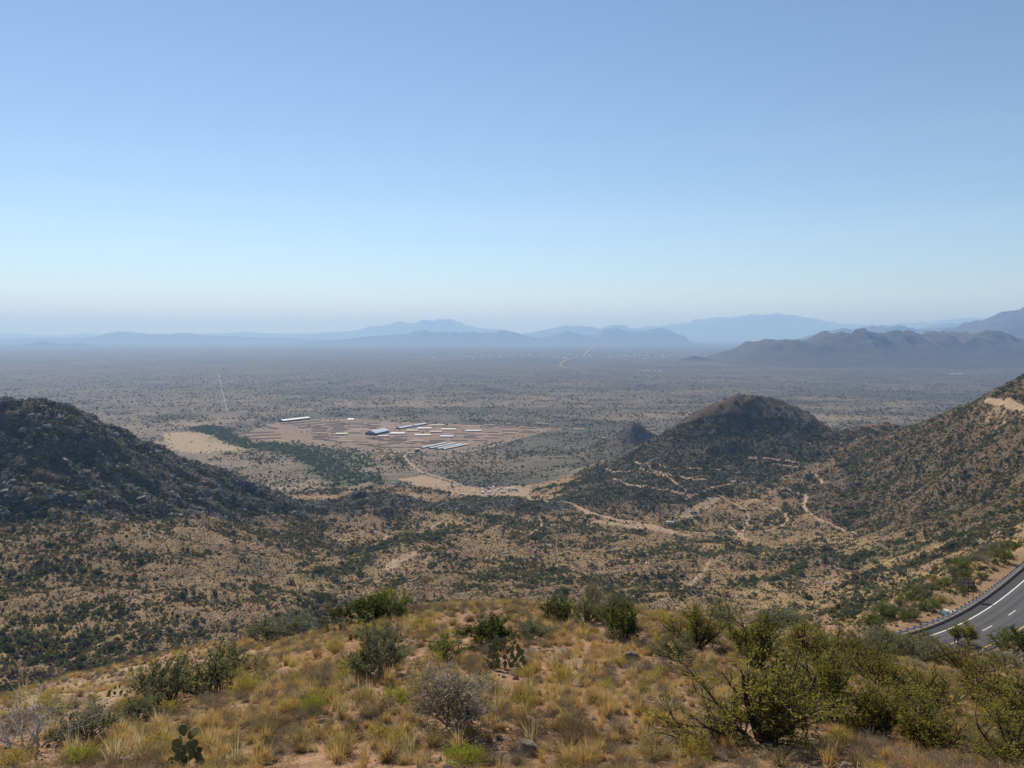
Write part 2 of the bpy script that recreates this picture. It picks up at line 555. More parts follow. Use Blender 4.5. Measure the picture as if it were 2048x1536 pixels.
# bring the sheet back to the measured crests and floors after the roughness went on
for _ in range(2):
    cx_, cy2_ = np.sin(CPA[:, 0]) * np.exp(CPA[:, 1]), np.cos(CPA[:, 0]) * np.exp(CPA[:, 1])
    rr_c = np.exp(CPA[:, 1])
    res = (CPA[:, 2] * rr_c - bilin(Zb, cx_, cy2_)) / rr_c
    res[(rr_c > 1560) | (rr_c < 24)] = 0
    _K2 = np.exp(-(_d / 0.055) ** 2)
    W2 = np.linalg.solve(_K2 + np.eye(len(CPA)) * 0.15, res)
    sel = (R < 1900) & (R > 9)
    pf, vf = PHI[sel], V[sel]
    add = np.empty(pf.shape)
    for i in range(0, len(pf), 60000):
        s = slice(i, i + 60000)
        add[s] = np.exp(-((pf[s, None] - CPA[None, :, 0]) ** 2 + (vf[s, None] - CPA[None, :, 1]) ** 2) / 0.055 ** 2) @ W2
    Zb[sel] += add * R[sel] * sstep(18, 36, R[sel])

# two low knolls out on the plain
for px, z0, d, hgt, rad in ((1268, -291, 1950, 54, 60), (1228, -291, 1850, 12, 90), (1300, -291, 1960, 14, 70)):
    cx, cy_ = (px - 1024) / F * d, d
    q = np.hypot(X - cx, Y - cy_) / rad
    Zb += np.where(q < 2.4, hgt * np.exp(-q * q * 1.3) * (1 + 0.25 * fbm(X, Y, 40, 3, 5)) , 0)

# highway bench
RAIL_PX = [(1740, 1290), (1793.5, 1272), (1853, 1255), (1904, 1233), (1951.5, 1206), (1997, 1173.5), (2048, 1131), (2100, 1092)]
ROAD_Z = -52.0


def at_z(px, py, z):
    r = ray(px, py)
    return r * (z / r[2])


def chaikin(p, n=3):
    p = np.asarray(p, float)
    for _ in range(n):
        a, b = p[:-1] * 0.75 + p[1:] * 0.25, p[:-1] * 0.25 + p[1:] * 0.75
        m = np.empty((2 * len(a), p.shape[1])); m[0::2], m[1::2] = a, b
        p = np.concatenate([p[:1], m, p[-1:]])
    return p


def resample(p, step):
    s = np.concatenate([[0], np.cumsum(np.linalg.norm(np.diff(p, axis=0), axis=1))])
    q = np.arange(0, s[-1], step)
    return np.stack([np.interp(q, s, p[:, k]) for k in range(p.shape[1])], 1)


rail = np.array([at_z(a, b, ROAD_Z)[:2] for a, b in RAIL_PX])
ext = rail[0] + np.array([[-62, -12], [-42, -11.5], [-20, -8]])
rail = np.concatenate([ext, rail, rail[-1:] + np.array([[22, 24], [40, 50], [52, 80]])])
rail = resample(chaikin(rail, 3), 1.905)
tg = np.gradient(rail, axis=0); tg /= np.linalg.norm(tg, axis=1)[:, None]
nrm = np.stack([tg[:, 1], -tg[:, 0]], 1)        # towards the viewer
mid = rail + nrm * 5.6
dr = np.full(Zb.shape, 1e9)
m = (R > 70) & (R < 420) & (PHI > 0.12)
dr[m] = poly_dist(X[m], Y[m], mid[::3])
k = sstep(13.5, 7.4, dr)
Zb = Zb * (1 - k) + (ROAD_Z - 0.12) * k

# small road high on the right slope: a bench cut into the hill
EL = np.arctan2(Zb, R)
KNOLL = np.zeros_like(Zb)
for kx, ky, kh, kr in ((1590, 1112, 11, 24), (1470, 1125, 9, 22), (1640, 1130, 9, 22), (1000, 1064, 8, 17), (1255, 1080, 7, 20), (760, 1020, 11, 30), (1290, 1142, 7, 24), (1700, 1166, 8, 20),
                       (650, 1162, 7, 20), (1180, 1192, 7, 18), (900, 1118, 6, 20), (480, 1140, 7, 24), (1400, 1205, 6, 16), (820, 1180, 6, 18)):
    tr_ = ray(kx, ky)
    ph_, el_ = math.atan2(tr_[0], tr_[1]), math.atan2(tr_[2], math.hypot(tr_[0], tr_[1]))
    j_ = int(np.searchsorted(COLS, ph_))
    i_ = np.nonzero((EL[:, j_] >= el_) & (ROWS > math.log(150)))[0][0]
    q = np.hypot(X - X[i_, j_], (Y - Y[i_, j_]) * 0.8) / kr
    s_ = q < 2.6
    g_ = np.exp(-q[s_] ** 2 * 1.2) * (1 + 0.5 * fbm(X[s_], Y[s_], 16, 3, int(kx)))
    Zb[s_] += kh * g_
    KNOLL[s_] = np.maximum(KNOLL[s_], g_)
EL = np.arctan2(Zb, R)
RUN = np.maximum.accumulate(EL, axis=0)


def ground(x, y):
    return bilin(Zb, np.asarray(x, float), np.asarray(y, float))


def pick(px, py, rmin=11.0):
    """where the sight line of a photo pixel first meets the ground"""
    r = ray(px, py)
    ph, el = math.atan2(r[0], r[1]), math.atan2(r[2], math.hypot(r[0], r[1]))
    j = min(max(int(np.searchsorted(COLS, ph)) - 1, 0), len(COLS) - 2)
    a = (ph - COLS[j]) / (COLS[j + 1] - COLS[j])
    e = EL[:, j] * (1 - a) + EL[:, j + 1] * a
    ok = np.nonzero((e >= el) & (ROWS > math.log(rmin)))[0]
    i = ok[0] if len(ok) else len(ROWS) - 1
    if i > 0 and e[i - 1] < el:
        b = (el - e[i - 1]) / (e[i] - e[i - 1])
        v = ROWS[i - 1] + b * (ROWS[i] - ROWS[i - 1])
    else:
        v = ROWS[i]
    rr = math.exp(v)
    x, y = rr * math.sin(ph), rr * math.cos(ph)
    return np.array([x, y, float(ground(x, y))])


def pk(pts, rmin=60.0):
    return [tuple(pick(a, b, rmin)[:2]) for a, b in pts]

# ------------------------------------------------------------------ ground pieces: hills, plain, fields, tracks
xc = 0.25 * (X[:-1, :-1] + X[1:, :-1] + X[:-1, 1:] + X[1:, 1:])
yc = 0.25 * (Y[:-1, :-1] + Y[1:, :-1] + Y[:-1, 1:] + Y[1:, 1:])
rc = np.hypot(xc, yc)
wob = fbm(xc, yc, 22, 3, 91)
wobs = fbm(xc, yc, 6, 3, 92)
REG = np.zeros(xc.shape, np.int8)          # 0 valley floor
pxc = 1024 + F * xc / np.maximum(yc, 1)    # column of the photo, to outline the hills roughly
REG[rc > 1450] = 1                          # plain


def hill_poly(pts):
    return in_poly(xc + wob * 30, yc + wob * 30, pts)


def gp(px, d): return ((px - 1024) / F * d, d)


REG[hill_poly(P_RIGHT)] = 4
REG[hill_poly(P_MID)] = 3
REG[hill_poly(P_LEFT)] = 2
REG[hill_poly(P_RIDGE) & (REG == 0)] = 5
REG[(KNOLL[:-1, :-1] > 0.3) & (REG == 0)] = 5
q = np.hypot(xc - 309, yc - 1950)
REG[q < 120 + 20 * wob] = 6
REG[(rc < 72) | ((rc < 110) & (pxc > 1500))] = 7           # near slope
bench = (rc < 330) & (rc >= 72) & (pxc > 1430) & (REG != 7)
REG[bench] = 8
REGNAMES = {0: 'valley_floor', 1: 'desert_plain', 2: 'rocky_hill', 3: 'rocky_hill', 4: 'hillside', 5: 'rocky_ridge', 6: 'rocky_knoll', 7: 'near_slope', 8: 'roadside_bank'}

soilc = [(0.30, 0.20, 0.12), (0.38, 0.265, 0.125), (0.25, 0.15, 0.092), (0.115, 0.10, 0.052)]
hillc = [(0.145, 0.10, 0.07), (0.18, 0.125, 0.07), (0.125, 0.08, 0.06), (0.055, 0.05, 0.032)]
darkc = [(0.10, 0.078, 0.06), (0.125, 0.095, 0.06), (0.085, 0.062, 0.05), (0.045, 0.043, 0.03)]
M_valley = M_hill = M_dark = ground_mat('open_ground', soilc, darkc, hillc)
M_near = ground_mat('near_ground', [(0.36, 0.22, 0.135), (0.38, 0.245, 0.145), (0.32, 0.17, 0.105), (0.21, 0.135, 0.085)])
M_bank = ground_mat('bank_ground', [(0.30, 0.195, 0.12), (0.32, 0.22, 0.125), (0.25, 0.15, 0.092), (0.13, 0.10, 0.055)])
M_mound = ground_mat('mound_ground', [(0.40, 0.285, 0.185), (0.42, 0.30, 0.18), (0.34, 0.225, 0.145), (0.29, 0.205, 0.13)])
M_plain = plain_mat('plain_ground')
M_track = ground_mat('track_dirt', [(0.38, 0.27, 0.18), (0.39, 0.28, 0.18), (0.32, 0.22, 0.145), (0.22, 0.16, 0.105)])
M_farm = ground_mat('farm_dirt', [(0.25, 0.175, 0.125), (0.31, 0.22, 0.15), (0.17, 0.11, 0.08), (0.11, 0.085, 0.065)])
M_field = ground_mat('field_dry', [(0.37, 0.285, 0.175), (0.35, 0.26, 0.155), (0.29, 0.205, 0.13), (0.24, 0.18, 0.11)], grit=0.6)
REGM = {0: M_valley, 1: M_plain, 2: M_dark, 3: M_dark, 4: M_hill, 5: M_dark, 6: M_dark, 7: M_near, 8: M_bank}



def box(A, n, ax):
    A = np.moveaxis(A, ax, 0)
    p = np.concatenate([np.repeat(A[:1], n, 0), A, np.repeat(A[-1:], n + 1, 0)])
    c = np.cumsum(p, 0)
    return np.moveaxis((c[2 * n + 1:] - c[:-2 * n - 1])[:len(A)] / (2 * n + 1), 0, ax)


def soft(mask):
    A = mask.astype(float)
    for _ in range(2): A = box(box(A, 9, 0), 22, 1)
    return A


ROCKY = sstep(0.25, 0.8, soft(np.isin(REG, [2, 3, 5, 6])) + 0.35 * fbm(xc, yc, 50, 4, 95))
ROCKY = np.maximum(ROCKY, 0.95 * (REG == 6))
SLOPE = sstep(0.25, 0.8, soft(REG == 4) + 0.3 * fbm(xc, yc, 60, 4, 96))


def to_verts(A):
    return np.pad(A, ((0, 1), (0, 1)), mode='edge').astype(np.float32)


# green washes: how green the ground is at each place
VEG = np.zeros(Zb.shape, np.float32)
xv, yv = X + 25 * fbm(X, Y, 60, 2, 7), Y + 60 * fbm(X, Y, 90, 2, 8)
CONC = (box(box(Zb, 5, 0), 10, 1) - Zb)[:-1, :-1] / np.maximum(rc * 0.004, 0.3)      # hollows positive, spurs negative
CONC = np.clip(CONC, -1.5, 1.5)
WASHES = [([(415, 856), (440, 872), (480, 888), (540, 893), (600, 905), (660, 930), (700, 955), (715, 965)], 70, 0.9),
          ([(540, 888), (640, 898), (700, 915), (720, 930)], 60, 0.6),
          ([(860, 1072), (960, 1062), (1060, 1060)], 16, 0.8), ([(600, 1160), (640, 1150), (760, 1100), (840, 1070)], 14, 0.7),
          ([(1100, 975), (1180, 968)], 22, 0.8), ([(1500, 1150), (1620, 1120), (1750, 1100), (1900, 1075)], 18, 0.7)]
WPTS = []
for pts, wd, s in WASHES:
    wp = pk(pts, 300)
    WPTS.append((wp, wd, s))
    d = poly_dist(xv, yv, wp)
    VEG = np.maximum(VEG, s * sstep(wd, wd * 0.35, d) * (R > 250))

EXTRA = []      # (region id, name, material)


def region_poly(name, pts, mat, wobm=8.0, rmin=200, only=None):
    i = 20 + len(EXTRA)
    EXTRA.append((i, name, mat))
    pp = pk(pts, rmin)
    sel = in_poly(xc + wobm * wob, yc + wobm * 2 * wobs, pp)
    REG[sel & (rc > rmin)] = i
    return pp


def region_line(name, lines, mat, half, wobm=0.5, rmin=200, least=0.0009):
    i = 20 + len(EXTRA)
    EXTRA.append((i, name, mat))
    for pts in lines:
        pp = pk(pts, rmin)
        pp = chaikin(np.array(pp), 2)
        x0, x1, y0, y1 = pp[:, 0].min() - 20, pp[:, 0].max() + 20, pp[:, 1].min() - 20, pp[:, 1].max() + 20
        s = (xc > x0) & (xc < x1) & (yc > y0) & (yc < y1)
        d = poly_dist(xc[s], yc[s], pp)
        g = np.maximum(half, least * rc[s]) * (1 + wobm * wob[s] + wobm * wobs[s])
        r = REG[s]
        r[d < g] = i
        REG[s] = r


region_poly('bare_mound', [(-200, 1500), (-20, 1430), (130, 1364), (250, 1334), (350, 1315), (470, 1302), (560, 1288), (540, 1306), (450, 1348), (300, 1392), (150, 1432), (0, 1490)], M_mound, 1.2, rmin=15)
FARM = region_poly('farm_ground', [(478, 868), (545, 846), (640, 838), (704, 837), (800, 845), (1000, 851), (1110, 856), (1000, 884), (905, 905), (850, 905), (760, 898), (660, 893), (600, 885), (500, 882)], M_farm, 45)
region_poly('dry_field', [(325, 866), (395, 864), (425, 872), (460, 888), (490, 899), (400, 906), (350, 902), (330, 885)], M_field, 22)
region_poly('dirt_yard', [(795, 958), (850, 950), (905, 968), (960, 975), (1040, 970), (1065, 980), (1050, 992), (960, 992), (905, 992), (880, 978), (830, 972)], M_track, 8)
region_poly('dirt_yard', [(1352, 1036), (1395, 1008), (1425, 992), (1445, 994), (1415, 1016), (1378, 1038)], M_track, 3)
region_poly('dirt_yard', [(1195, 1038), (1300, 1052), (1390, 1072), (1330, 1066), (1240, 1052), (1180, 1046)], M_track, 5)
region_poly('dirt_clearing', [(690, 977), (735, 964), (748, 966), (725, 980)], M_track, 4)
region_poly('dirt_clearing', [(765, 1135), (800, 1110), (840, 1100), (835, 1108), (800, 1130), (780, 1150)], M_track, 4)
region_line('dirt_road', [[(880, 918), (812, 908), (808, 915), (830, 935), (842, 944)], [(842, 944), (890, 958), (930, 972)]], M_track, 3.4, 0.35)
region_line('dirt_road', [[(840, 905), (940, 905), (1000, 887), (1100, 858), (1165, 857)], [(480, 866), (560, 880), (640, 893), (760, 902), (838, 906)]], M_track, 4, 0.35)
region_line('dirt_track', [[(720, 912), (745, 914), (790, 908)], [(735, 1060), (772, 1066), (775, 1078), (740, 1092)], [(860, 1058), (888, 1040), (892, 1052)], [(1060, 1070), (1085, 1052), (1080, 1038)]], M_track, 1.9, 0.5)
region_line('dirt_track', [[(1050, 990), (1085, 1001), (1130, 1003), (1157, 1015), (1180, 1026)], [(1340, 1060), (1390, 1064), (1440, 1074)]], M_track, 3.0, 0.3)
region_line('dirt_track', [[(1178, 1026), (1210, 1034), (1250, 1042), (1300, 1052), (1345, 1062)]], M_track, 6.0, 0.35)
region_line('dirt_track', [[(1213, 938), (1290, 940), (1340, 952), (1400, 962)], [(1215, 958), (1245, 966), (1280, 976), (1350, 985), (1380, 990)], [(1320, 930), (1365, 935), (1420, 938), (1465, 939)], [(1340, 952), (1420, 962), (1470, 963)], [(1265, 922), (1300, 935), (1345, 960), (1370, 980)]], M_track, 2.0, 0.4)
region_line('dirt_track', [[(1510, 926), (1560, 927), (1610, 943), (1640, 950), (1646, 966)], [(1500, 916), (1560, 918), (1600, 925)], [(1530, 975), (1580, 980), (1617, 990), (1605, 1012), (1625, 1035), (1680, 1055), (1715, 1068)], [(1370, 1000), (1420, 975), (1500, 963), (1515, 965)]], M_track, 2.1, 0.4)
region_line('dirt_track', [[(1440, 992), (1490, 1015), (1500, 1040), (1480, 1062), (1492, 1082)], [(1500, 1000), (1540, 1010), (1575, 1030), (1570, 1050), (1530, 1062)], [(1460, 1050), (1490, 1080), (1560, 1095), (1640, 1092)], [(1260, 1120), (1300, 1135), (1340, 1140)], [(1360, 1180), (1400, 1150), (1420, 1120)]], M_track, 1.8, 0.7)
region_poly('bare_scar', [(1990, 816), (2048, 825), (2040, 836), (2000, 838), (1965, 834), (1970, 822)], M_bank, 26)
region_line('hill_road', [[(1972, 800), (1990, 802), (2015, 807), (2048, 815), (2090, 828)]], M_track, 3.0, 0.2)

nr, nc = Zb.shape
idx = np.arange(nr * nc).reshape(nr, nc)
QUAD = np.stack([idx[:-1, :-1], idx[:-1, 1:], idx[1:, 1:], idx[1:, :-1]], -1).reshape(-1, 4)
VERT = np.stack([X, Y, Zb], -1).reshape(-1, 3)
ATTR = {'veg': VEG.ravel(), 'rocky': to_verts(ROCKY).ravel(), 'slope': to_verts(SLOPE).ravel(), 'cover': sstep(1800, 5200, R).astype(np.float32).ravel()}
rg = REG.ravel()
for i, name, mat in [(k, REGNAMES[k], REGM[k]) for k in REGNAMES] + EXTRA:
    qs = QUAD[rg == i]
    if not len(qs): continue
    u, inv = np.unique(qs, return_inverse=True)
    me = mesh_of(name, VERT[u], inv.reshape(-1, 4), [mat], None, True)
    for an, av in ATTR.items():
        at = me.attributes.new(an, 'FLOAT', 'POINT')
        at.data.foreach_set('value', np.ascontiguousarray(av[u]))
    tag(obj(name, me), kind='structure')

# pale roads far out on the plain
M_far = simple('pale_road', (0.46, 0.40, 0.33), 0.9, 0.1, 0.01)
for pts, wd in (([(1200, 684.5), (1190, 690.5), (1180, 698), (1166, 712)], 16), ([(1166, 712), (1135, 718), (1121, 727), (1119, 732), (1140, 738), (1180, 741)], 8),
                ([(1285, 741), (1330, 742), (1450, 752), (1560, 760), (1680, 766), (1810, 771)], 9), ([(437, 748), (441, 768), (446, 790), (451, 808), (455, 822)], 1.7)):
    c_ = chaikin(np.array(pk(pts, 3000)), 2)
    t_ = np.gradient(c_, axis=0); t_ /= np.linalg.norm(t_, axis=1)[:, None]
    n_ = np.stack([t_[:, 1], -t_[:, 0]], 1)
    a_, b_ = c_ + n_ * wd / 2, c_ - n_ * wd / 2
    m_ = len(c_)
    v_ = np.concatenate([np.c_[a_, ground(a_[:, 0], a_[:, 1]) + 2.5], np.c_[b_, ground(b_[:, 0], b_[:, 1]) + 2.5]])
    i_ = np.arange(m_ - 1)
    tag(obj('plain_road', mesh_of('plain_road', v_, np.stack([i_, i_ + 1, m_ + i_ + 1, m_ + i_], 1), [M_far])), kind='structure')

# ------------------------------------------------------------------ far mountains
M_mtn = ground_mat('mountain_ground', [(0.068, 0.058, 0.047), (0.082, 0.068, 0.052), (0.055, 0.046, 0.04), (0.04, 0.039, 0.032)], grit=0.0)


def mountain(name, prof, d, depth, seed, rugged=0.12):
    """a range: crest line seen at distance d, flanks falling to the plain before and behind"""
    prof = sorted(prof)
    pa = np.array(prof, float)
    n = int(max(60, (pa[-1, 0] - pa[0, 0]) / 1.6))
    px = np.linspace(pa[0, 0], pa[-1, 0], n)
    py = np.interp(px, pa[:, 0], pa[:, 1])
    x, zt = np.empty(n), np.empty(n)
    for i in range(n):
        p = point(px[i], py[i], d)
        x[i], zt[i] = p[0], p[2]
    base = plain_z(d) - 5
    hgt = np.maximum(zt - base, 0)
    jag = fbm(px, px * 0 + seed * 9.7, 26, 4, seed + 70, 0.62)
    hgt = hgt * (1 + (0.07 + rugged * 0.35) * jag) + (hgt > 0) * 0
    hgt = hgt * np.minimum(1, np.minimum(np.arange(n), np.arange(n)[::-1]) / 6.0)
    tt = np.concatenate([np.linspace(-1, 0, 36), np.linspace(0, 1, 12)[1:]])
    yy = d + depth * tt
    XX, YY = np.meshgrid(x, yy)
    q = np.abs(tt)[:, None]
    wl = depth * 0.5
    spur = fbm(XX, YY * 0.5, wl * 0.7, 5, seed, 0.55)
    rid = 1 - 2.2 * np.abs(fbm(XX + 0.2 * YY, YY * 0.6, wl * 0.5, 4, seed + 9, 0.5))
    fall = np.clip(1 - q * (1.0 + 0.4 * spur), 0, 1) ** 1.25
    H = hgt[None, :] * fall * (1 + q * 1.5 * spur + (0.5 + rugged * 3) * np.minimum(q * 3, 1) * (1 - q) * rid)
    ZZ = base + np.maximum(H, 0)
    m, k = XX.shape
    ii = np.arange(m * k).reshape(m, k)
    qd = np.stack([ii[:-1, :-1], ii[:-1, 1:], ii[1:, 1:], ii[1:, :-1]], -1).reshape(-1, 4)
    return tag(obj(name, mesh_of(name, np.stack([XX, YY, ZZ], -1).reshape(-1, 3), qd, [M_mtn], None, True)), kind='structure')


mountain('mountain', [(1400, 735), (1420, 722), (1439, 720), (1470, 708), (1489, 702), (1514, 690), (1549, 685), (1574, 689), (1600, 688), (1619, 686), (1640, 678), (1659, 672), (1684, 667), (1705, 670), (1719, 676), (1739, 674), (1764, 670), (1780, 672), (1794, 678), (1820, 677), (1844, 675), (1884, 672), (1900, 675), (1919, 675), (1935, 670), (1949, 668), (1962, 673), (1974, 680), (2004, 690), (2048, 703), (2120, 712), (2300, 725)], 8400, 1700, 3, 0.25)
mountain('mountain', [(1345, 726), (1362, 718), (1388, 711), (1402, 715), (1425, 719), (1440, 726)], 8700, 300, 5)
mountain('mountain', [(640, 712), (665, 706), (690, 703), (712, 706), (735, 712)], 12500, 500, 6)
mountain('mountain', [(1900, 690), (1939, 662), (1974, 648), (1999, 643), (2024, 637), (2048, 632), (2100, 622), (2160, 612), (2300, 620), (2500, 650)], 14000, 3000, 8, 0.2)
mountain('mountain', [(1600, 684), (1624, 676), (1648, 668), (1664, 662), (1684, 660), (1700, 664), (1719, 665), (1734, 655), (1750, 657), (1774, 656), (1799, 661), (1815, 659), (1830, 664), (1854, 664), (1869, 659), (1899, 660), (1924, 665), (1960, 676)], 21000, 2500, 11, 0.2)
mountain('mountain', [(1800, 668), (1854, 658), (1874, 654), (1894, 649), (1910, 650), (1930, 646), (1944, 645), (1964, 651), (2000, 655), (2100, 660)], 30000, 3000, 12)
mountain('mountain', [(1520, 690), (1555, 682), (1600, 678), (1630, 682), (1660, 690)], 15500, 900, 13)
mountain('mountain', [(560, 688), (640, 683), (700, 679), (740, 675), (790, 671), (820, 671), (835, 665), (855, 664), (875, 666), (900, 667), (930, 668), (948, 666), (965, 668), (985, 668), (1010, 664), (1030, 668), (1046, 672), (1060, 674), (1075, 677), (1100, 674), (1133, 666), (1150, 668), (1175, 672), (1190, 672), (1205, 664), (1226, 660), (1245, 665), (1262, 667), (1290, 664), (1306, 661), (1320, 661), (1335, 664), (1352, 671), (1370, 678)], 27000, 3000, 21, 0.22)
mountain('mountain', [(1030, 670), (1075, 663), (1105, 658), (1130, 654), (1165, 653), (1190, 656), (1200, 659), (1225, 653), (1245, 653), (1258, 658), (1285, 657), (1310, 663), (1350, 668)], 38000, 4000, 23)
mountain('mountain', [(-200, 684), (0, 680), (60, 677), (120, 677), (200, 675), (232, 671), (247, 663), (262, 666), (298, 670), (330, 668), (345, 669), (370, 667), (385, 671), (480, 674), (560, 676), (660, 680)], 31000, 3500, 31)
mountain('mountain', [(30, 692), (65, 688), (88, 684), (110, 688), (130, 691), (158, 686), (175, 690), (200, 693)], 21000, 900, 33)
mountain('mountain', [(-200, 674), (0, 674), (28, 668), (50, 671), (110, 672), (160, 670), (172, 666), (186, 670), (300, 671), (420, 668), (480, 665), (550, 668), (600, 667), (640, 668)], 46000, 5000, 35)
mountain('mountain', [(560, 672), (640, 668), (690, 664), (720, 661), (740, 656), (770, 653), (800, 647), (830, 645), (856, 642), (880, 640), (905, 642), (930, 651), (960, 657), (1000, 660), (1040, 667)], 44000, 5000, 37)
mountain('mountain', [(1180, 668), (1240, 661), (1300, 654), (1340, 651), (1380, 648), (1400, 641), (1440, 637), (1490, 635), (1510, 631), (1530, 630), (1560, 632), (1580, 634), (1610, 639), (1640, 643), (1665, 649), (1700, 652), (1760, 652), (1840, 648), (1900, 641), (1930, 640), (1965, 646), (2048, 652), (2200, 660)], 47000, 6000, 39)

# ------------------------------------------------------------------ haze
HAZE = 6.0e-5
hz = NT('haze_air')
pv = hz.n('ShaderNodeVolumePrincipled', {'Color': (0.32, 0.56, 1.0), 'Absorption Color': (0.42, 0.42, 0.42), 'Density': HAZE, 'Anisotropy': 0.15})
hz.t.links.new(pv.outputs[0], hz.out.inputs['Volume'])
tag(MB().box(-170000, 170000, -6000, 92000, -560, 1400).build('haze', hz.m), kind='stuff')

# ------------------------------------------------------------------ highway, guard rail, sign
def strip(name, line, o0, o1, z, mat, parent=None, kind=None):
    a, b = line[0] + line[1] * o0, line[0] + line[1] * o1
    n = len(a)
    v = np.concatenate([np.c_[a, np.full(n, z)], np.c_[b, np.full(n, z)]])
    i = np.arange(n - 1)
    o = obj(name, mesh_of(name, v, np.stack([i, i + 1, n + i + 1, n + i], 1), [mat]), parent)
    return tag(o, kind=kind) if kind else o


def asphalt(name, col):
    t = NT(name)
    p = t.pos()
    g = t.noise(p, 14.0, 3, 0.7)
    l = t.noise(p, 0.25, 4, 0.6)
    c = t.mix(l, tuple(v * 0.8 for v in col), tuple(v * 1.2 for v in col))
    c = t.mix(t.ramp(g, [(0.35, 0.0), (0.7, 0.5)]), c, tuple(v * 1.5 for v in col))
    return t.finish(c, 0.85, t.bump(g, 0.01, 0.4), 0.3)


RL = (rail, nrm)
M_asph = asphalt('asphalt_lane', (0.082, 0.078, 0.08))
M_should = asphalt('asphalt_shoulder', (0.05, 0.047, 0.047))
M_white = simple('paint_white', (0.72, 0.71, 0.66), 0.6, 0.12, 1.5)
M_yellow = simple('paint_yellow', (0.62, 0.36, 0.07), 0.6, 0.12, 1.5)
M_tar = simple('tar_line', (0.035, 0.034, 0.034), 0.6)
M_steel = simple('galvanised_steel', (0.62, 0.63, 0.64), 0.42, 0.08, 2.0, 0.35)
M_post = simple('weathered_wood', (0.085, 0.06, 0.045), 0.9, 0.3, 6.0)
M_conc = simple('pale_concrete', (0.50, 0.47, 0.41), 0.85, 0.12, 1.2)
M_signback = simple('sign_back_metal', (0.20, 0.19, 0.185), 0.5, 0.2, 2.0, 0.4)

road = strip('road', RL, 0.35, 11.0, ROAD_Z, M_asph, None, 'structure')
strip('shoulder', RL, 0.36, 2.55, ROAD_Z + 0.006, M_should, road)
M_wear = asphalt('asphalt_wheel_track', (0.066, 0.063, 0.065))
for o_ in (3.6, 5.35, 7.3, 9.0):
    strip('wheel_track', RL, o_, o_ + 0.62, ROAD_Z + 0.004, M_wear, road)
strip('edge_line', RL, 2.55, 2.78, ROAD_Z + 0.010, M_white, road)
strip('edge_line', RL, 10.05, 10.27, ROAD_Z + 0.010, M_yellow, road)['label'] = 'yellow edge line along the near side of the highway'
strip('tar_seam', RL, 5.2, 5.32, ROAD_Z + 0.008, M_tar, road)
strip('tar_seam', RL, 8.55, 8.64, ROAD_Z + 0.008, M_tar, road)
kz = MB()
a_, b_ = rail - nrm * 0.12, rail + nrm * 0.34
nn = len(rail)
kz.add(np.concatenate([np.c_[a_, np.full(nn, ROAD_Z - 0.15)], np.c_[a_, np.full(nn, ROAD_Z + 0.13)], np.c_[b_, np.full(nn, ROAD_Z + 0.12)], np.c_[b_, np.full(nn, ROAD_Z - 0.1)]]),
       np.concatenate([np.stack([k * nn + np.arange(nn - 1), k * nn + np.arange(1, nn), (k + 1) * nn + np.arange(1, nn), (k + 1) * nn + np.arange(nn - 1)], 1) for k in range(3)]))
kz.build('kerb', simple('kerb_concrete', (0.19, 0.165, 0.14), 0.9, 0.2, 0.8), road)
s_al = np.arange(len(rail)) * 1.905
i0 = 3
while i0 + 2 < len(rail):
    seg = slice(i0, i0 + 3)
    strip('lane_dash', (rail[seg], nrm[seg]), 6.37, 6.52, ROAD_Z + 0.010, M_white, road)
    i0 += 6

gr = tag(empty('guard_rail', (rail[20][0], rail[20][1], ROAD_Z)), 'long steel guard rail on dark posts beside the highway curve', 'guard rail')
g0 = Vector(gr.location)
prof = [(-0.02, 0.43), (0.06, 0.50), (-0.02, 0.58), (-0.02, 0.60), (0.06, 0.68), (-0.02, 0.76), (-0.05, 0.76), (-0.05, 0.43)]
n = len(rail)
v = np.concatenate([np.c_[rail + nrm * (a + 0.12), np.full(n, ROAD_Z + z)] - np.array(g0) for a, z in prof])
i = np.arange(n - 1)
qd = np.concatenate([np.stack([k * n + i, k * n + i + 1, ((k + 1) % 8) * n + i + 1, ((k + 1) % 8) * n + i], 1) for k in range(8)])
obj('rail_beam', mesh_of('rail_beam', v, qd, [M_steel]), gr)
pm = MB().box(-0.09, 0.09, -0.12, 0.09, -0.25, 0.84).mesh('post', M_post)
bm_ = MB().box(-0.08, 0.08, -0.1, 0.1, 0.42, 0.80).mesh('spacer_block', M_post)
for k in range(n):
    a = math.atan2(tg[k][1], tg[k][0])
    q = (rail[k][0] - g0.x - nrm[k][0] * 0.24, rail[k][1] - g0.y - nrm[k][1] * 0.24, 0)
    po = obj('post', pm, gr, q, (0, 0, a))
    obj('spacer_block', bm_, po, (0, 0.19 * 1.0 * (-1), 0))
# concrete spillway behind the rail
q = at_z(1905, 1229, ROAD_Z)
sw = MB()
for k in range(2):
    sw.box(-1.3 + k * 2.1, 0.55 + k * 2.1, -0.25, 0.5, -0.1, 0.09 + 0.015 * k)
sw.box(-0.9, 2.2, 0.75, 1.9, -0.5, 0.03)
kk = int(np.argmin(np.hypot(rail[:, 0] - q[0], rail[:, 1] - q[1])))
tag(sw.build('concrete_spillway', M_conc, None, loc=(rail[kk][0] - nrm[kk][0] * 0.7, rail[kk][1] - nrm[kk][1] * 0.7, ROAD_Z), rot=(0, 0, math.atan2(tg[kk][1], tg[kk][0]))),
    'pale concrete drain apron just behind the guard rail', 'drain')

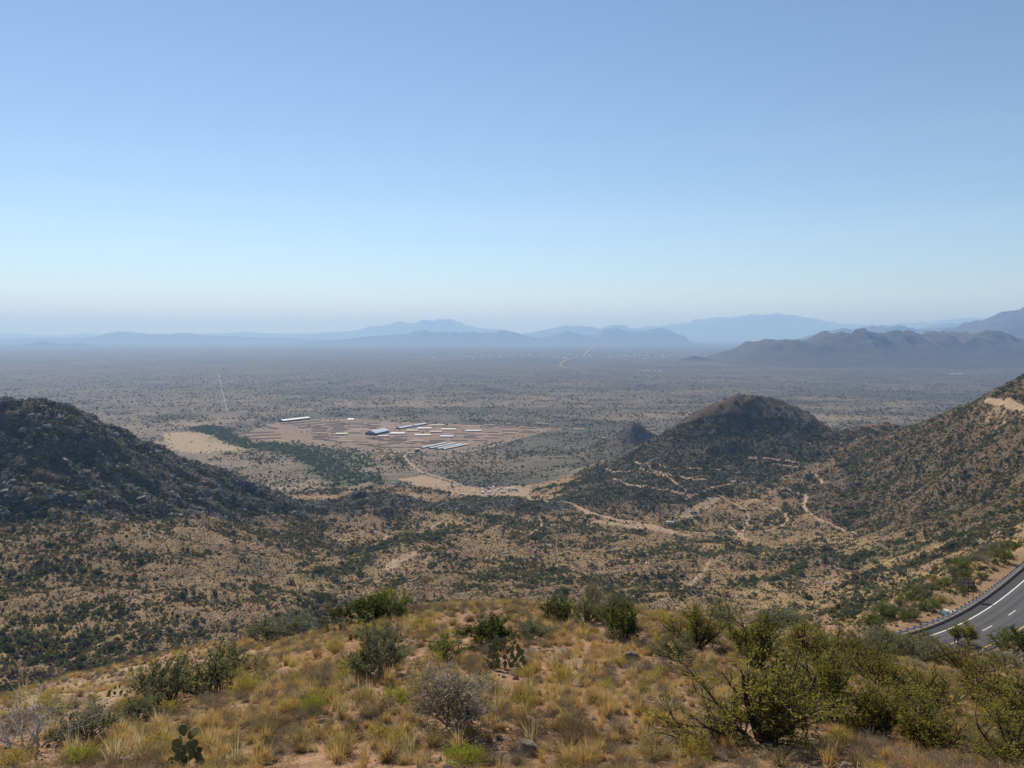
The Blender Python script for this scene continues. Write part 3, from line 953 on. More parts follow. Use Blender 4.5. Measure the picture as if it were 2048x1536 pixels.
# road sign seen from behind
q = pick(1936, 1199, 100)
sg = tag(empty('road_sign', tuple(q), (0, 0, math.radians(-12))), 'road sign on three posts seen from behind beyond the guard rail', 'road sign')
for dx in (-0.9, 0.0, 0.9):
    MB().tube([(0, 0, -0.4), (0, 0, 3.9)], 0.055, 6).build('post', M_post, sg, loc=(dx, 0, 0))
MB().box(-1.15, 1.15, 0.06, 0.09, 2.75, 3.75).build('panel', M_signback, sg)
for z in (2.95, 3.5):
    MB().box(-1.1, 1.1, 0.03, 0.06, z, z + 0.06).build('brace', M_steel, sg)

# ------------------------------------------------------------------ plants: builders
def unit(v):
    return v / (np.linalg.norm(v, axis=-1, keepdims=True) + 1e-9)


def leaf_quads(mb, c, r, L, Wd, along=None, k=0.6):
    n = len(c)
    d = unit(r.normal(size=(n, 3)) + (0 if along is None else along * k * 2))
    s = unit(np.cross(d, r.normal(size=(n, 3))))
    sz = r.uniform(0.6, 1.3, (n, 1))
    mb.quads(c, d * L * sz / 2, s * Wd * sz / 2)


def branches(r, limbs, tilt, kids, twigs, limb_len=0.62, kid_len=0.34, twig_len=0.16, r0=0.02, up=0.35, bend=0.10, base=0.05, low=0.3):
    """woody skeleton one unit high; returns its mesh builder and the twig segments"""
    mb, tw = MB(), []
    for i in range(limbs):
        az = 2 * math.pi * (i + r.uniform(0, 0.8)) / limbs
        tl = r.uniform(tilt[0], tilt[1])
        d = np.array([math.cos(az) * math.sin(tl), math.sin(az) * math.sin(tl), math.cos(tl)])
        L = limb_len * r.uniform(0.7, 1.15)
        p = np.array([r.normal() * base, r.normal() * base, -0.03])
        pts = [p]
        for k in range(5):
            d = unit(d + np.array([0, 0, up * 0.2]) + r.normal(size=3) * bend)
            p = p + d * L / 5
            pts.append(p)
        pts = np.array(pts)
        mb.tube(pts, np.linspace(r0, r0 * 0.35, 6) * r.uniform(0.7, 1.2), 4)
        for j in range(kids):
            t = r.uniform(low, 1.0)
            f = t * 5; a = min(int(f), 4)
            s = pts[a] + (pts[a + 1] - pts[a]) * (f - a)
            kd = unit(unit(pts[a + 1] - pts[a]) + r.normal(size=3) * 0.62 + np.array([0, 0, up * 0.5]))
            kl = kid_len * r.uniform(0.6, 1.2)
            m1 = s + kd * kl * 0.5 + r.normal(size=3) * kl * 0.06
            e = m1 + unit(kd + r.normal(size=3) * 0.3 + np.array([0, 0, 0.2])) * kl * 0.5
            kp = np.array([s, m1, e])
            mb.tube(kp, [r0 * 0.33, r0 * 0.24, r0 * 0.15], 3)
            for q in range(twigs):
                t = r.uniform(0.25, 1.0)
                s2 = s + (m1 - s) * (2 * t) if t < 0.5 else m1 + (e - m1) * (2 * t - 1)
                td = unit(kd + r.normal(size=3) * 0.7 + np.array([0, 0, 0.25]))
                e2 = s2 + td * twig_len * r.uniform(0.5, 1.3)
                mb.tube([s2, e2], [r0 * 0.12, r0 * 0.06], 3)
                tw.append((s2, e2))
    return mb, np.array(tw)


def norm_fit(parts):
    """scale a plant so it is one unit wide and one unit high"""
    allv = np.concatenate([np.concatenate(p.v) for p in parts])
    wd = 0.5 * (np.percentile(allv[:, 0], 98) - np.percentile(allv[:, 0], 2) + np.percentile(allv[:, 1], 98) - np.percentile(allv[:, 1], 2))
    hg = np.percentile(allv[:, 2], 99.3)
    for p in parts:
        p.v = [q * np.array([1 / wd, 1 / wd, 1 / hg]) for q in p.v]


def leafy(seed, mat, wood, limbs=11, tilt=(0.1, 1.2), kids=6, twigs=4, per=13, L=0.032, Wd=0.016, jit=0.022, **k):
    r = np.random.default_rng(seed)
    wb, tw = branches(r, limbs, tilt, kids, twigs, **k)
    fo = MB()
    n = len(tw) * per
    sel = np.repeat(np.arange(len(tw)), per)
    t = r.uniform(0.1, 1.12, (n, 1))
    c = tw[sel, 0] + (tw[sel, 1] - tw[sel, 0]) * t + r.normal(size=(n, 3)) * jit
    c[:, 2] = np.maximum(c[:, 2], 0.01)
    leaf_quads(fo, c, r, L, Wd, unit(tw[sel, 1] - tw[sel, 0]))
    norm_fit([wb, fo])
    return [('branches', wb.mesh('branches', wood)), ('foliage', fo.mesh('foliage', mat))]


def dome(seed, mat, wood, stems=170, leaves=7, tl=1.35, L=0.07, Wd=0.022, top=0.55, wid=0.008):
    """many fine stems from one base, leaf or flower tips in a dome"""
    r = np.random.default_rng(seed)
    st, fo = MB(), MB()
    az = r.uniform(0, 2 * math.pi, stems)
    ti = np.arccos(1 - r.uniform(0, 1, stems) * (1 - math.cos(tl)))
    d = np.stack([np.cos(az) * np.sin(ti), np.sin(az) * np.sin(ti), np.cos(ti)], 1)
    ln = r.uniform(0.72, 1.05, stems) * (1 + 0.15 * np.sin(3 * az + seed))
    b = np.stack([np.cos(az), np.sin(az), az * 0], 1) * 0.06 * r.uniform(0, 1, (stems, 1))
    e = b + d * ln[:, None]
    e[:, 2] = np.maximum(e[:, 2], 0.05) + 0.0
    m = (b + e) / 2 + np.array([0, 0, 0.06]) + r.normal(size=(stems, 3)) * 0.03
    s = unit(np.cross(d, r.normal(size=(stems, 3)))) * wid
    v = np.stack([b - s, b + s, m + s * 0.8, m - s * 0.8, e + s * 0.4, e - s * 0.4], 1).reshape(-1, 3)
    i = np.arange(stems)[:, None] * 6
    st.add(v, np.concatenate([i + [0, 1, 2, 3], i + [3, 2, 4, 5]]))
    parts = [('stems', st, wood)]
    if leaves:
        sel = np.repeat(np.arange(stems), leaves)
        n = len(sel)
        t = top + (1.06 - top) * r.uniform(0, 1, (n, 1)) ** 0.7
        c = m[sel] + (e[sel] - m[sel]) * (2 * t - 1) + r.normal(size=(n, 3)) * 0.03
        c[:, 2] = np.maximum(c[:, 2], 0.02)
        leaf_quads(fo, c, r, L, Wd, d[sel], 0.9)
        parts.append(('foliage', fo, mat))
    norm_fit([p[1] for p in parts])
    return [(a, p.mesh(a, mm)) for a, p, mm in parts]


def tuft(seed, mat, blades=90, lean=0.75, wid=0.011, curve=0.5, seedheads=0):
    r = np.random.default_rng(seed)
    mb = MB()
    az = r.uniform(0, 2 * math.pi, blades)
    ti = np.abs(r.normal(size=blades)) * lean * 0.5
    ti = np.minimum(ti, 1.3)
    ln = r.uniform(0.55, 1.05, blades)
    if seedheads: ln[:seedheads] *= 1.5; ti[:seedheads] *= 0.5
    h = np.stack([np.cos(az), np.sin(az), az * 0], 1)
    base = h * r.uniform(0, 0.14, (blades, 1))
    d0 = h * np.sin(ti * 0.5)[:, None] + np.array([0, 0, 1]) * np.cos(ti * 0.5)[:, None]
    d1 = h * np.sin(ti * (1 + curve))[:, None] + np.array([0, 0, 1]) * np.cos(ti * (1 + curve))[:, None]
    p1 = base + d0 * (ln * 0.5)[:, None]
    p2 = p1 + d1 * (ln * 0.5)[:, None]
    s = unit(np.cross(d0, r.normal(size=(blades, 3)))) * wid
    v = np.stack([base - s, base + s, p1 + s * 0.8, p1 - s * 0.8, p2], 1).reshape(-1, 3)
    i = np.arange(blades)[:, None] * 5
    mb.add(v, i + [0, 1, 2, 3], i + [3, 2, 4])
    return mb.mesh('grass_tuft', mat)


def ico(sub):
    import bmesh
    bm = bmesh.new()
    bmesh.ops.create_icosphere(bm, subdivisions=sub, radius=1.0)
    v = np.array([p.co[:] for p in bm.verts])
    f = np.array([[p.index for p in q.verts] for q in bm.faces])
    bm.free()
    return v, f


ICO = {k: ico(k) for k in (1, 2, 3, 4)}


def rock_mesh(seed, mat, sub=3, cuts=11, flat=0.75, noise=0.06):
    r = np.random.default_rng(seed)
    v, f = ICO[sub]
    v = v.copy()
    for _ in range(cuts):
        n_ = unit(r.normal(size=3))
        h = r.uniform(0.5, 0.92)
        dd = v @ n_
        v -= np.maximum(dd - h, 0)[:, None] * n_
    v *= (1 + noise * vnoise(v[:, 0] * 3 + seed, v[:, 1] * 3 + v[:, 2] * 2.3, seed))[:, None]
    v *= np.array([1, r.uniform(0.65, 0.95), flat])
    return mesh_of('rock', v, f, [mat], None, False)


def rock_mat(name, a, b, li, sc=1.0):
    t = NT(name)
    tc = t.n('ShaderNodeTexCoord').outputs['Object']
    rnd = t.n('ShaderNodeObjectInfo').outputs['Random']
    n1 = t.noise(tc, 1.6 * sc, 4, 0.65)
    n2 = t.noise(tc, 7 * sc, 4, 0.7)
    c = t.mix(t.ramp(n1, [(0.35, 0.0), (0.65, 1.0)]), a, b)
    c = t.mix(t.ramp(n2, [(0.55, 0.0), (0.7, 0.8)]), c, li)
    c = t.mix(t.mul(rnd, 0.4), c, a)
    return t.finish(c, 0.9, t.bump(n2, 0.06, 0.7), 0.2)


M_wood = simple('dark_bark', (0.055, 0.042, 0.034), 0.9, 0.3, 20)
M_twig = simple('grey_twig', (0.21, 0.185, 0.165), 0.9, 0.25, 20)
M_white_twig = simple('bleached_twig', (0.42, 0.38, 0.34), 0.9, 0.25, 20)
M_straw = leaf_mat('dry_stems', [(0.20, 0.135, 0.075), (0.33, 0.235, 0.12), (0.26, 0.19, 0.13)], 0.3)
M_greystem = leaf_mat('grey_stems', [(0.19, 0.155, 0.13), (0.28, 0.23, 0.195), (0.22, 0.165, 0.13)], 0.2)
M_redstem = leaf_mat('reddish_stems', [(0.15, 0.095, 0.07), (0.22, 0.135, 0.095), (0.18, 0.11, 0.08)], 0.2)
M_gold = leaf_mat('golden_grass', [(0.45, 0.28, 0.12), (0.60, 0.405, 0.18), (0.53, 0.335, 0.145), (0.66, 0.49, 0.27)], 0.4)
M_orange = leaf_mat('rusty_grass', [(0.40, 0.22, 0.11), (0.52, 0.31, 0.16), (0.48, 0.30, 0.16)], 0.35)
M_pale = leaf_mat('pale_grass', [(0.45, 0.36, 0.22), (0.55, 0.45, 0.29), (0.38, 0.30, 0.17)], 0.4)
M_yel = leaf_mat('yellow_green_tips', [(0.27, 0.225, 0.045), (0.38, 0.30, 0.065), (0.44, 0.33, 0.08), (0.31, 0.265, 0.055)], 0.4)
M_olive = leaf_mat('olive_tips', [(0.25, 0.18, 0.075), (0.36, 0.255, 0.105), (0.31, 0.22, 0.09)], 0.35)
M_lime = leaf_mat('lime_tips', [(0.20, 0.26, 0.025), (0.27, 0.33, 0.035), (0.23, 0.29, 0.03)], 0.4)
M_dkgreen = leaf_mat('dark_green_leaf', [(0.035, 0.055, 0.02), (0.055, 0.08, 0.028), (0.045, 0.065, 0.026)], 0.3)
M_green = leaf_mat('green_leaf', [(0.085, 0.125, 0.03), (0.14, 0.175, 0.045), (0.105, 0.15, 0.036)], 0.35)
M_sage = leaf_mat('sage_leaf', [(0.105, 0.12, 0.068), (0.17, 0.18, 0.105), (0.135, 0.145, 0.085)], 0.3)
M_juniper = leaf_mat('yellow_green_leaf', [(0.115, 0.125, 0.026), (0.21, 0.205, 0.038), (0.27, 0.24, 0.05), (0.16, 0.165, 0.034)], 0.5)
M_mossy = leaf_mat('bronze_leaf', [(0.13, 0.12, 0.03), (0.19, 0.15, 0.038), (0.17, 0.115, 0.036)], 0.45)
M_greyleaf = leaf_mat('grey_brown_leaf', [(0.13, 0.115, 0.085), (0.19, 0.17, 0.135), (0.10, 0.10, 0.065)], 0.25)
M_palegrey = leaf_mat('pale_grey_leaf', [(0.14, 0.13, 0.10), (0.30, 0.265, 0.205), (0.38, 0.34, 0.27), (0.17, 0.155, 0.10)], 0.25)
M_rock = rock_mat('lichen_granite', (0.12, 0.095, 0.075), (0.26, 0.21, 0.16), (0.55, 0.50, 0.41), 2.2)
M_boulder = rock_mat('dark_granite', (0.13, 0.11, 0.10), (0.27, 0.235, 0.21), (0.42, 0.38, 0.35), 0.8)

KIND = {
    'yellow': [dome(s, M_yel, M_olive, 190, 7, 1.3) for s in (1, 2, 3)],
    'olive': [dome(s, M_olive, M_straw, 170, 5, 1.25) for s in (4, 5, 6)],
    'lime': [dome(s, M_lime, M_olive, 260, 9, 1.45, 0.06, 0.024, 0.5) for s in (7, 8)],
    'straw': [dome(s, M_pale, M_straw, 260, 2, 1.35, 0.05, 0.012) for s in (9, 10)],
    'grey': [dome(s, M_greyleaf, M_greystem, 280, 3, 1.4, 0.03, 0.014, 0.4, 0.006) for s in (11, 12, 13)],
    'red': [dome(s, M_redstem, M_redstem, 330, 4, 1.4, 0.035, 0.012, 0.4, 0.006) for s in (14, 15)],
    'thorn': [leafy(s, M_palegrey, M_twig, 13, (0.1, 1.25), 9, 7, 6, 0.026, 0.013, 0.016, twig_len=0.2, r0=0.016, bend=0.2, up=0.2) for s in (16, 17)],
    'bare': [leafy(18, M_greyleaf, M_white_twig, 9, (0.2, 1.3), 7, 6, 1, 0.02, 0.012, 0.01, twig_len=0.22, r0=0.016, bend=0.25, up=0.1)],
    'sage': [leafy(s, M_sage, M_twig, 12, (0.1, 1.2), 7, 4, 11, 0.034, 0.016, 0.02) for s in (19, 20, 21)],
    'green': [leafy(s, M_green, M_wood, 11, (0.1, 1.3), 6, 4, 12, 0.036, 0.018, 0.022) for s in (22, 23)],
    'dark': [leafy(s, M_dkgreen, M_wood, 12, (0.1, 1.3), 7, 4, 13, 0.04, 0.024, 0.022) for s in (24, 25, 26)],
    'thicket': [leafy(s, M_sage, M_wood, 13, (0.1, 1.3), 7, 5, 6, 0.032, 0.018, 0.02, bend=0.2) for s in (27, 28)],
    'juniper': [leafy(s, M_juniper, M_wood, 11, (0.1, 1.25), 10, 7, 9, 0.028, 0.008, 0.016, low=0.1, limb_len=0.7, kid_len=0.3, twig_len=0.2, r0=0.026, up=0.65, bend=0.15) for s in (29, 30, 31, 32)],
    'bronze': [leafy(s, M_mossy, M_wood, 9, (0.1, 1.1), 9, 6, 9, 0.030, 0.009, 0.018, low=0.1, limb_len=0.7, r0=0.024, up=0.6, bend=0.14) for s in (33, 34)],
    'sapling': [leafy(s, M_juniper, M_wood, 3, (0.0, 0.25), 14, 5, 9, 0.04, 0.016, 0.02, limb_len=0.95, kid_len=0.2, r0=0.022, up=0.5) for s in (35, 36)],
}
TUFT = {'gold': [tuft(s, M_gold, 130, 0.85, 0.0085, 0.55, 12) for s in (1, 2, 3)], 'rusty': [tuft(s, M_orange, 150, 0.8, 0.0085, 0.5) for s in (4, 5)],
        'pale': [tuft(s, M_pale, 45, 0.55, 0.010, 0.3, 14) for s in (6, 7)]}
ROCK = [rock_mesh(s, M_rock, 3, 16, 0.72, 0.12) for s in (1, 2, 3, 4)]
BOUL = [rock_mesh(s, M_boulder, 2, 9, 0.8, 0.10) for s in (11, 12, 13, 14, 15, 16)]
NAMES = {'yellow': 'yellow_bush', 'olive': 'olive_bush', 'lime': 'lime_bush', 'straw': 'straw_bush', 'grey': 'dry_bush', 'red': 'dry_bush', 'thorn': 'thorn_shrub', 'bare': 'thorn_shrub',
         'sage': 'grey_green_shrub', 'green': 'green_shrub', 'dark': 'dark_green_shrub', 'thicket': 'thorn_shrub', 'juniper': 'juniper_bush', 'bronze': 'bronze_bush', 'sapling': 'young_tree'}
PLACED = []


def bush(kind, loc, wd, hg, label, group=None, yaw=None, name=None, cat=None):
    t = tag(empty(name or NAMES[kind], tuple(loc), (0, 0, random.uniform(0, 6.28) if yaw is None else yaw), (wd, wd, hg)), label, cat or ('young tree' if kind == 'sapling' else 'shrub'), group)
    for nm, me in random.choice(KIND[kind]):
        nm2 = {'branches': 'trunk', 'foliage': 'crown'}.get(nm, nm) if kind == 'sapling' else nm
        obj(nm2, me, t)
    PLACED.append((loc[0], loc[1], wd / 2))
    return t


def bush_px(kind, px, py, wpx, hpx, label, group=None, sink=0.04, **k):
    p = pick(px, py)
    d = p[1]
    wd, hg = wpx * d / F, hpx * d / F / 0.93
    return bush(kind, (p[0], p[1], p[2] - sink * hg), wd, hg, label, group, **k)

# ------------------------------------------------------------------ plants of the near slope, one by one
HAND = [
    # kind, base px, base py, width, height, label
    ('bare', 55, 1500, 210, 105, 'leafless grey thorn shrub with bleached twigs at the lower left edge'),
    ('sage', 170, 1478, 105, 62, 'low grey green shrub above the lime bush, lower left'),
    ('lime', 165, 1526, 58, 40, 'bright lime dome bush below the grey green shrub, lower left'),
    ('lime', 625, 1424, 54, 38, 'bright lime dome bush left of the big grey thorn shrub'),
    ('thicket', 340, 1408, 130, 95, 'olive twiggy shrub forming left half of the thicket below the bare mound'),
    ('thicket', 432, 1390, 150, 92, 'olive twiggy shrub forming right half of the thicket below the bare mound'),
    ('thicket', 272, 1440, 110, 48, 'small sprawling shrub at lower left foot of the twiggy thicket'),
    ('thicket', 475, 1345, 90, 60, 'spiny shrub with dark stems rising above the thicket, right end'),
    ('grey', 425, 1418, 90, 38, 'low silvery dry bush in front of the twiggy thicket'),
    ('yellow', 338, 1428, 48, 32, 'yellow dome bush touching the foot of the twiggy thicket'),
    ('yellow', 255, 1420, 50, 30, 'yellow bush left of the twiggy thicket'),
    ('yellow', 95, 1448, 60, 32, 'yellow green bush beside the prickly pear at far left'),
    ('grey', 50, 1438, 52, 26, 'pale grey bush on the bare mound at far left'),
    ('yellow', 490, 1388, 55, 40, 'yellow bush leaning against the right end of the thicket'),
    ('sage', 765, 1352, 125, 112, 'tall silvery grey green shrub left of the middle cactus'),
    ('dark', 728, 1350, 42, 46, 'small dark green shrub at the foot of the silvery shrub'),
    ('green', 892, 1318, 78, 44, 'fresh green low shrub right of the silvery shrub'),
    ('dark', 975, 1292, 100, 58, 'dark green thicket shrub behind the middle cactus'),
    ('thicket', 1060, 1280, 95, 42, 'grey green shrub joined to right of the dark thicket'),
    ('dark', 745, 1246, 115, 55, 'dark olive shrub on the crest under the yellow green shrub'),
    ('juniper', 775, 1232, 85, 62, 'yellow green shrub standing on the crest, left of middle'),
    ('dark', 1118, 1245, 62, 48, 'dark shrub at left end of the crest hedge'),
    ('thicket', 1170, 1245, 90, 52, 'brownish green shrub in the middle of the crest hedge'),
    ('bronze', 1187, 1212, 48, 55, 'tall bronze green shrub rising behind the crest hedge'),
    ('dark', 1247, 1282, 68, 78, 'rounded very dark green shrub at right end of the crest hedge'),
    ('sage', 1222, 1236, 80, 50, 'grey green shrub behind the rounded dark one on the crest'),
    ('thorn', 905, 1458, 178, 125, 'big grey thorn shrub with dense pale twigs in the middle of the slope'),
    ('straw', 868, 1492, 72, 58, 'straw coloured bush under left side of the big grey thorn shrub'),
    ('olive', 935, 1486, 50, 45, 'olive bush under right side of the big grey thorn shrub'),
    ('lime', 925, 1534, 84, 48, 'yellow green bush at the bottom edge below the big thorn shrub'),
    ('lime', 790, 1412, 60, 42, 'lime and yellow bush left of the big grey thorn shrub'),
    ('yellow', 1126, 1368, 52, 44, 'yellow dome bush right of and below the middle cactus'),
    ('yellow', 1052, 1418, 48, 42, 'yellow bush right of the big grey thorn shrub'),
    ('red', 1060, 1464, 105, 50, 'dark reddish dry bush behind the lichen rock'),
    ('red', 1140, 1490, 82, 58, 'dark reddish dry bush right of the lichen rock'),
    ('olive', 720, 1408, 58, 36, 'olive bush between lime bushes left of middle'),
    ('grey', 650, 1360, 85, 34, 'grey brown bush left of the silvery shrub'),
    ('olive', 690, 1510, 70, 55, 'olive bush near the bottom edge, left of middle'),
    ('yellow', 845, 1262, 62, 30, 'golden green bush on the crest behind the silvery shrub'),
    ('yellow', 740, 1272, 70, 28, 'bright yellow bush below the crest shrub, left of middle'),
    ('thicket', 540, 1285, 120, 45, 'dark grey green shrub at the far end of the bare mound'),
    ('sage', 600, 1270, 90, 40, 'sage coloured shrub on the left shoulder of the crest'),
    ('grey', 1275, 1345, 55, 34, 'dry bush just below the pale boulder, right of middle'),
    ('yellow', 1700, 1440, 60, 30, 'yellow bush below the big juniper bush'),
    # junipers and their neighbours on the right
    ('juniper', 1395, 1292, 105, 95, 'yellow green juniper bush at left end of the upper right row'),
    ('bronze', 1440, 1252, 70, 60, 'bronze topped bush behind the left end of the upper right row'),
    ('thicket', 1352, 1318, 100, 45, 'dark grey shrub with dead twigs below the upper right row'),
    ('juniper', 1515, 1332, 150, 118, 'broad juniper bush in the middle of the upper right row'),
    ('juniper', 1612, 1326, 115, 92, 'juniper bush right of the broad one in the upper right row'),
    ('bronze', 1690, 1318, 100, 84, 'bronze juniper bush near the guard rail end'),
    ('sage', 1560, 1252, 75, 40, 'pale green bush behind the upper right row'),
    ('juniper', 1525, 1480, 275, 185, 'largest juniper bush with dark spreading limbs in the lower right'),
    ('grey', 1440, 1470, 120, 80, 'dark leafless bush at left foot of the largest juniper bush'),
    ('juniper', 1655, 1440, 175, 160, 'tall juniper bush right of the largest one'),
    ('juniper', 1755, 1470, 120, 125, 'juniper bush in front of the tall one, lower right'),
    ('bronze', 1765, 1370, 110, 95, 'bronze juniper bush below the guard rail end'),
    ('juniper', 1840, 1420, 165, 105, 'bright yellow green juniper bush below the grey green shrubs'),
    ('juniper', 1858, 1498, 165, 125, 'juniper bush with open trunk near the lower right sandy gap'),
    ('bronze', 1965, 1415, 130, 115, 'rust tinged juniper bush left of the right edge'),
    ('juniper', 2030, 1465, 150, 120, 'juniper bush cut by the right edge, middle of the slope'),
    ('juniper', 2035, 1550, 150, 135, 'juniper bush cut by the lower right corner'),
    ('grey', 1960, 1500, 100, 60, 'grey dry bush in front of the rust tinged juniper bush'),
    ('sage', 1815, 1322, 85, 50, 'grey green shrub just below the road, left one'),
    ('sage', 1868, 1328, 100, 42, 'grey green shrub just below the road, right one'),
    ('bronze', 1850, 1300, 46, 52, 'bronze shrub standing against the road surface'),
    ('sapling', 1935, 1290, 34, 52, 'thin young tree standing against the road surface'),
    ('sapling', 1912, 1290, 26, 38, 'smaller young tree just left of the thin one by the road'),
    ('green', 2010, 1302, 62, 44, 'dense green shrub at the near edge of the road'),
    ('dark', 2050, 1305, 60, 48, 'dark shrub at right edge beside the road'),
    ('sage', 2000, 1340, 75, 36, 'grey shrub below the dense green one near the right edge'),
    ('bronze', 1930, 1345, 110, 70, 'bronze bush below the thin young tree'),
    ('yellow', 1950, 1480, 36, 26, 'small yellow bush on the lower right sandy gap'),
    ('straw', 1560, 1530, 90, 34, 'straw coloured bush at the bottom edge, right of middle'),
    ('sage', 1745, 1300, 90, 42, 'grey green shrub hiding the near end of the guard rail'),
    ('juniper', 1795, 1306, 80, 44, 'small juniper bush in front of the guard rail end'),
    ('bronze', 1725, 1345, 90, 60, 'bronze bush under the near end of the guard rail'),
    ('dark', 1590, 1405, 90, 50, 'dark shrub between the largest and the upper juniper bushes'),
    # bench beyond the guard rail
    ('green', 1783, 1238, 30, 27, 'green bush on the bench, nearest the guard rail end'),
    ('green', 1808, 1243, 22, 22, 'left of two small green bushes near the guard rail end'),
    ('green', 1826, 1241, 22, 24, 'right of two small green bushes near the guard rail end'),
    ('green', 1866, 1222, 34, 24, 'round green bush on the bench left of the concrete apron'),
    ('olive', 1883, 1205, 32, 20, 'olive bush on the bench behind the round green one'),
    ('sage', 1845, 1195, 26, 20, 'pale shrub at the outer edge of the bench'),
    ('green', 1930, 1158, 26, 20, 'olive green bush on the bench left of the road sign top'),
    ('green', 1966, 1158, 22, 16, 'small green bush on the bench right of the road sign top'),
    ('green', 2008, 1124, 34, 26, 'green bush on the bench near the right edge'),
    ('olive', 1995, 1110, 30, 20, 'olive bush on the bench at its far right end'),
    ('green', 1890, 1172, 40, 20, 'wide green bush on the outer lip of the bench'),
    ('olive', 1870, 1168, 34, 18, 'olive bush on the outer lip of the bench'),
    ('green', 1760, 1232, 34, 26, 'green bush at the left end of the bench'),
    ('green', 1745, 1258, 40, 30, 'green bush below the left end of the bench'),
    ('sage', 1800, 1215, 26, 20, 'grey green bush on the left part of the bench lip'),
]
for kind, px, py, wd, hg, lab in HAND:
    if kind in ('juniper', 'bronze'): wd, hg = wd * 0.95, hg * 0.9
    bush_px(kind, px, py, wd, hg, lab)
for k, (px, py) in enumerate([(1925, 1140), (1945, 1128), (1960, 1120), (1978, 1108), (1830, 1188), (1905, 1150), (1815, 1200), (1855, 1180), (2030, 1098), (1770, 1222)]):
    bush_px(('green', 'sage')[k % 2], px, py, random.uniform(26, 40), random.uniform(14, 20), 'pale green bush in the row along the outer lip of the road bench', 'bushes along the outer lip of the bench')

# prickly pears: every pad a part of its own
M_pad = None
t_ = NT('cactus_pad')
tc_ = t_.n('ShaderNodeTexCoord').outputs['Object']
rn_ = t_.n('ShaderNodeObjectInfo').outputs['Random']
c_ = t_.mix(t_.noise(tc_, 6, 3), (0.085, 0.115, 0.045), (0.15, 0.175, 0.07))
c_ = t_.mix(t_.mul(rn_, 0.35), c_, (0.13, 0.13, 0.055))
vo_ = t_.n('ShaderNodeTexVoronoi', {'Vector': tc_, 'Scale': 9.0}).outputs['Distance']
c_ = t_.mix(t_.ramp(vo_, [(0.06, 0.8), (0.14, 0.0)]), c_, (0.32, 0.27, 0.14))
M_pad = t_.finish(c_, 0.55, None, 0.35)
M_padpale = simple('pale_cactus_pad', (0.34, 0.40, 0.22), 0.6, 0.2, 5)  # paler copy of the pad colour, sunlight painted into it
M_spine = leaf_mat('cactus_spines', [(0.55, 0.46, 0.24), (0.62, 0.55, 0.32)], 0.5)


def pad_mesh(seed, mat):
    r = np.random.default_rng(seed)
    v, f = ICO[3]
    z = v[:, 2]
    wdt = 0.80 + 0.22 * z
    p = np.stack([v[:, 0] * wdt, v[:, 1] * 0.15 * (1.1 - 0.35 * z), z * 1.02 + 0.98], 1) * 0.5
    p[:, 1] += 0.05 * p[:, 0] * r.normal() + 0.06 * (p[:, 2] - 0.5) ** 2 * r.choice([-1, 1])
    rim = p[np.abs(v[:, 1]) < 0.35]
    c = np.concatenate([rim[r.integers(0, len(rim), 170)], p[r.integers(0, len(p), 60)]])
    n_ = unit(c - np.array([0, 0, 0.5])) + r.normal(size=c.shape) * 0.4
    n_ = unit(n_)
    sd = unit(np.cross(n_, r.normal(size=n_.shape))) * 0.009
    s = np.stack([c - sd, c + sd, c + n_ * r.uniform(0.05, 0.09, (len(c), 1))], 1).reshape(-1, 3)
    vv = np.concatenate([p, s])
    ff = np.concatenate([f, len(p) + np.arange(3 * len(c)).reshape(-1, 3)])
    me = mesh_of('pad', vv, ff, [mat, M_spine], np.concatenate([np.zeros(len(f)), np.ones(len(c))]), True)
    return me


PADS = [pad_mesh(s, M_pad) for s in (1, 2, 3)]
PALE = pad_mesh(4, M_padpale)


def prickly_pear(px, py, hpx, n, label, pale=0, wide=1.0, seed=0):
    r = random.Random(seed)
    p = pick(px, py)
    H = hpx * p[1] / F
    t = tag(empty('prickly_pear', tuple(p)), label, 'cactus')
    PLACED.append((p[0], p[1] - 0.25, max(0.75, H * 0.55 * wide)))
    Wd = H * wide * 1.1
    sz = min(0.235, H * 0.5)
    tiers = max(1, int(round((H - sz) / (sz * 0.62))) + 1)
    share = [(tiers - 0.75 * k) for k in range(tiers)]
    spots = []
    for k in range(tiers):
        m_ = max(1, int(round(n * share[k] / sum(share))))
        half = 0.5 * Wd * (0.95 - 0.55 * (k / max(1, tiers)) ** 1.5)
        for q in range(m_):
            x = (2 * (q + 0.5) / m_ - 1) * half + r.uniform(-0.07, 0.07)
            spots.append((x, r.uniform(-0.22, 0.22) * min(Wd, 1.0), k * sz * 0.62 + r.uniform(-0.05, 0.05) - 0.02, k))
    for i_, (x, y, z, k) in enumerate(spots):
        s = sz * r.uniform(0.72, 1.08)
        isp = i_ >= len(spots) - pale
        tilt = x / (0.5 * Wd) * 0.55 + r.uniform(-0.35, 0.35)
        yaw = r.choice([r.uniform(-0.5, 0.5), r.uniform(-1.4, 1.4)])
        o = obj('pad', PALE if isp else r.choice(PADS), t, (x, y, max(z, -0.02)), (r.uniform(-0.3, 0.3), tilt, yaw), (s, s, s))
        if isp: o['label'] = 'pad painted pale as if sunlit'


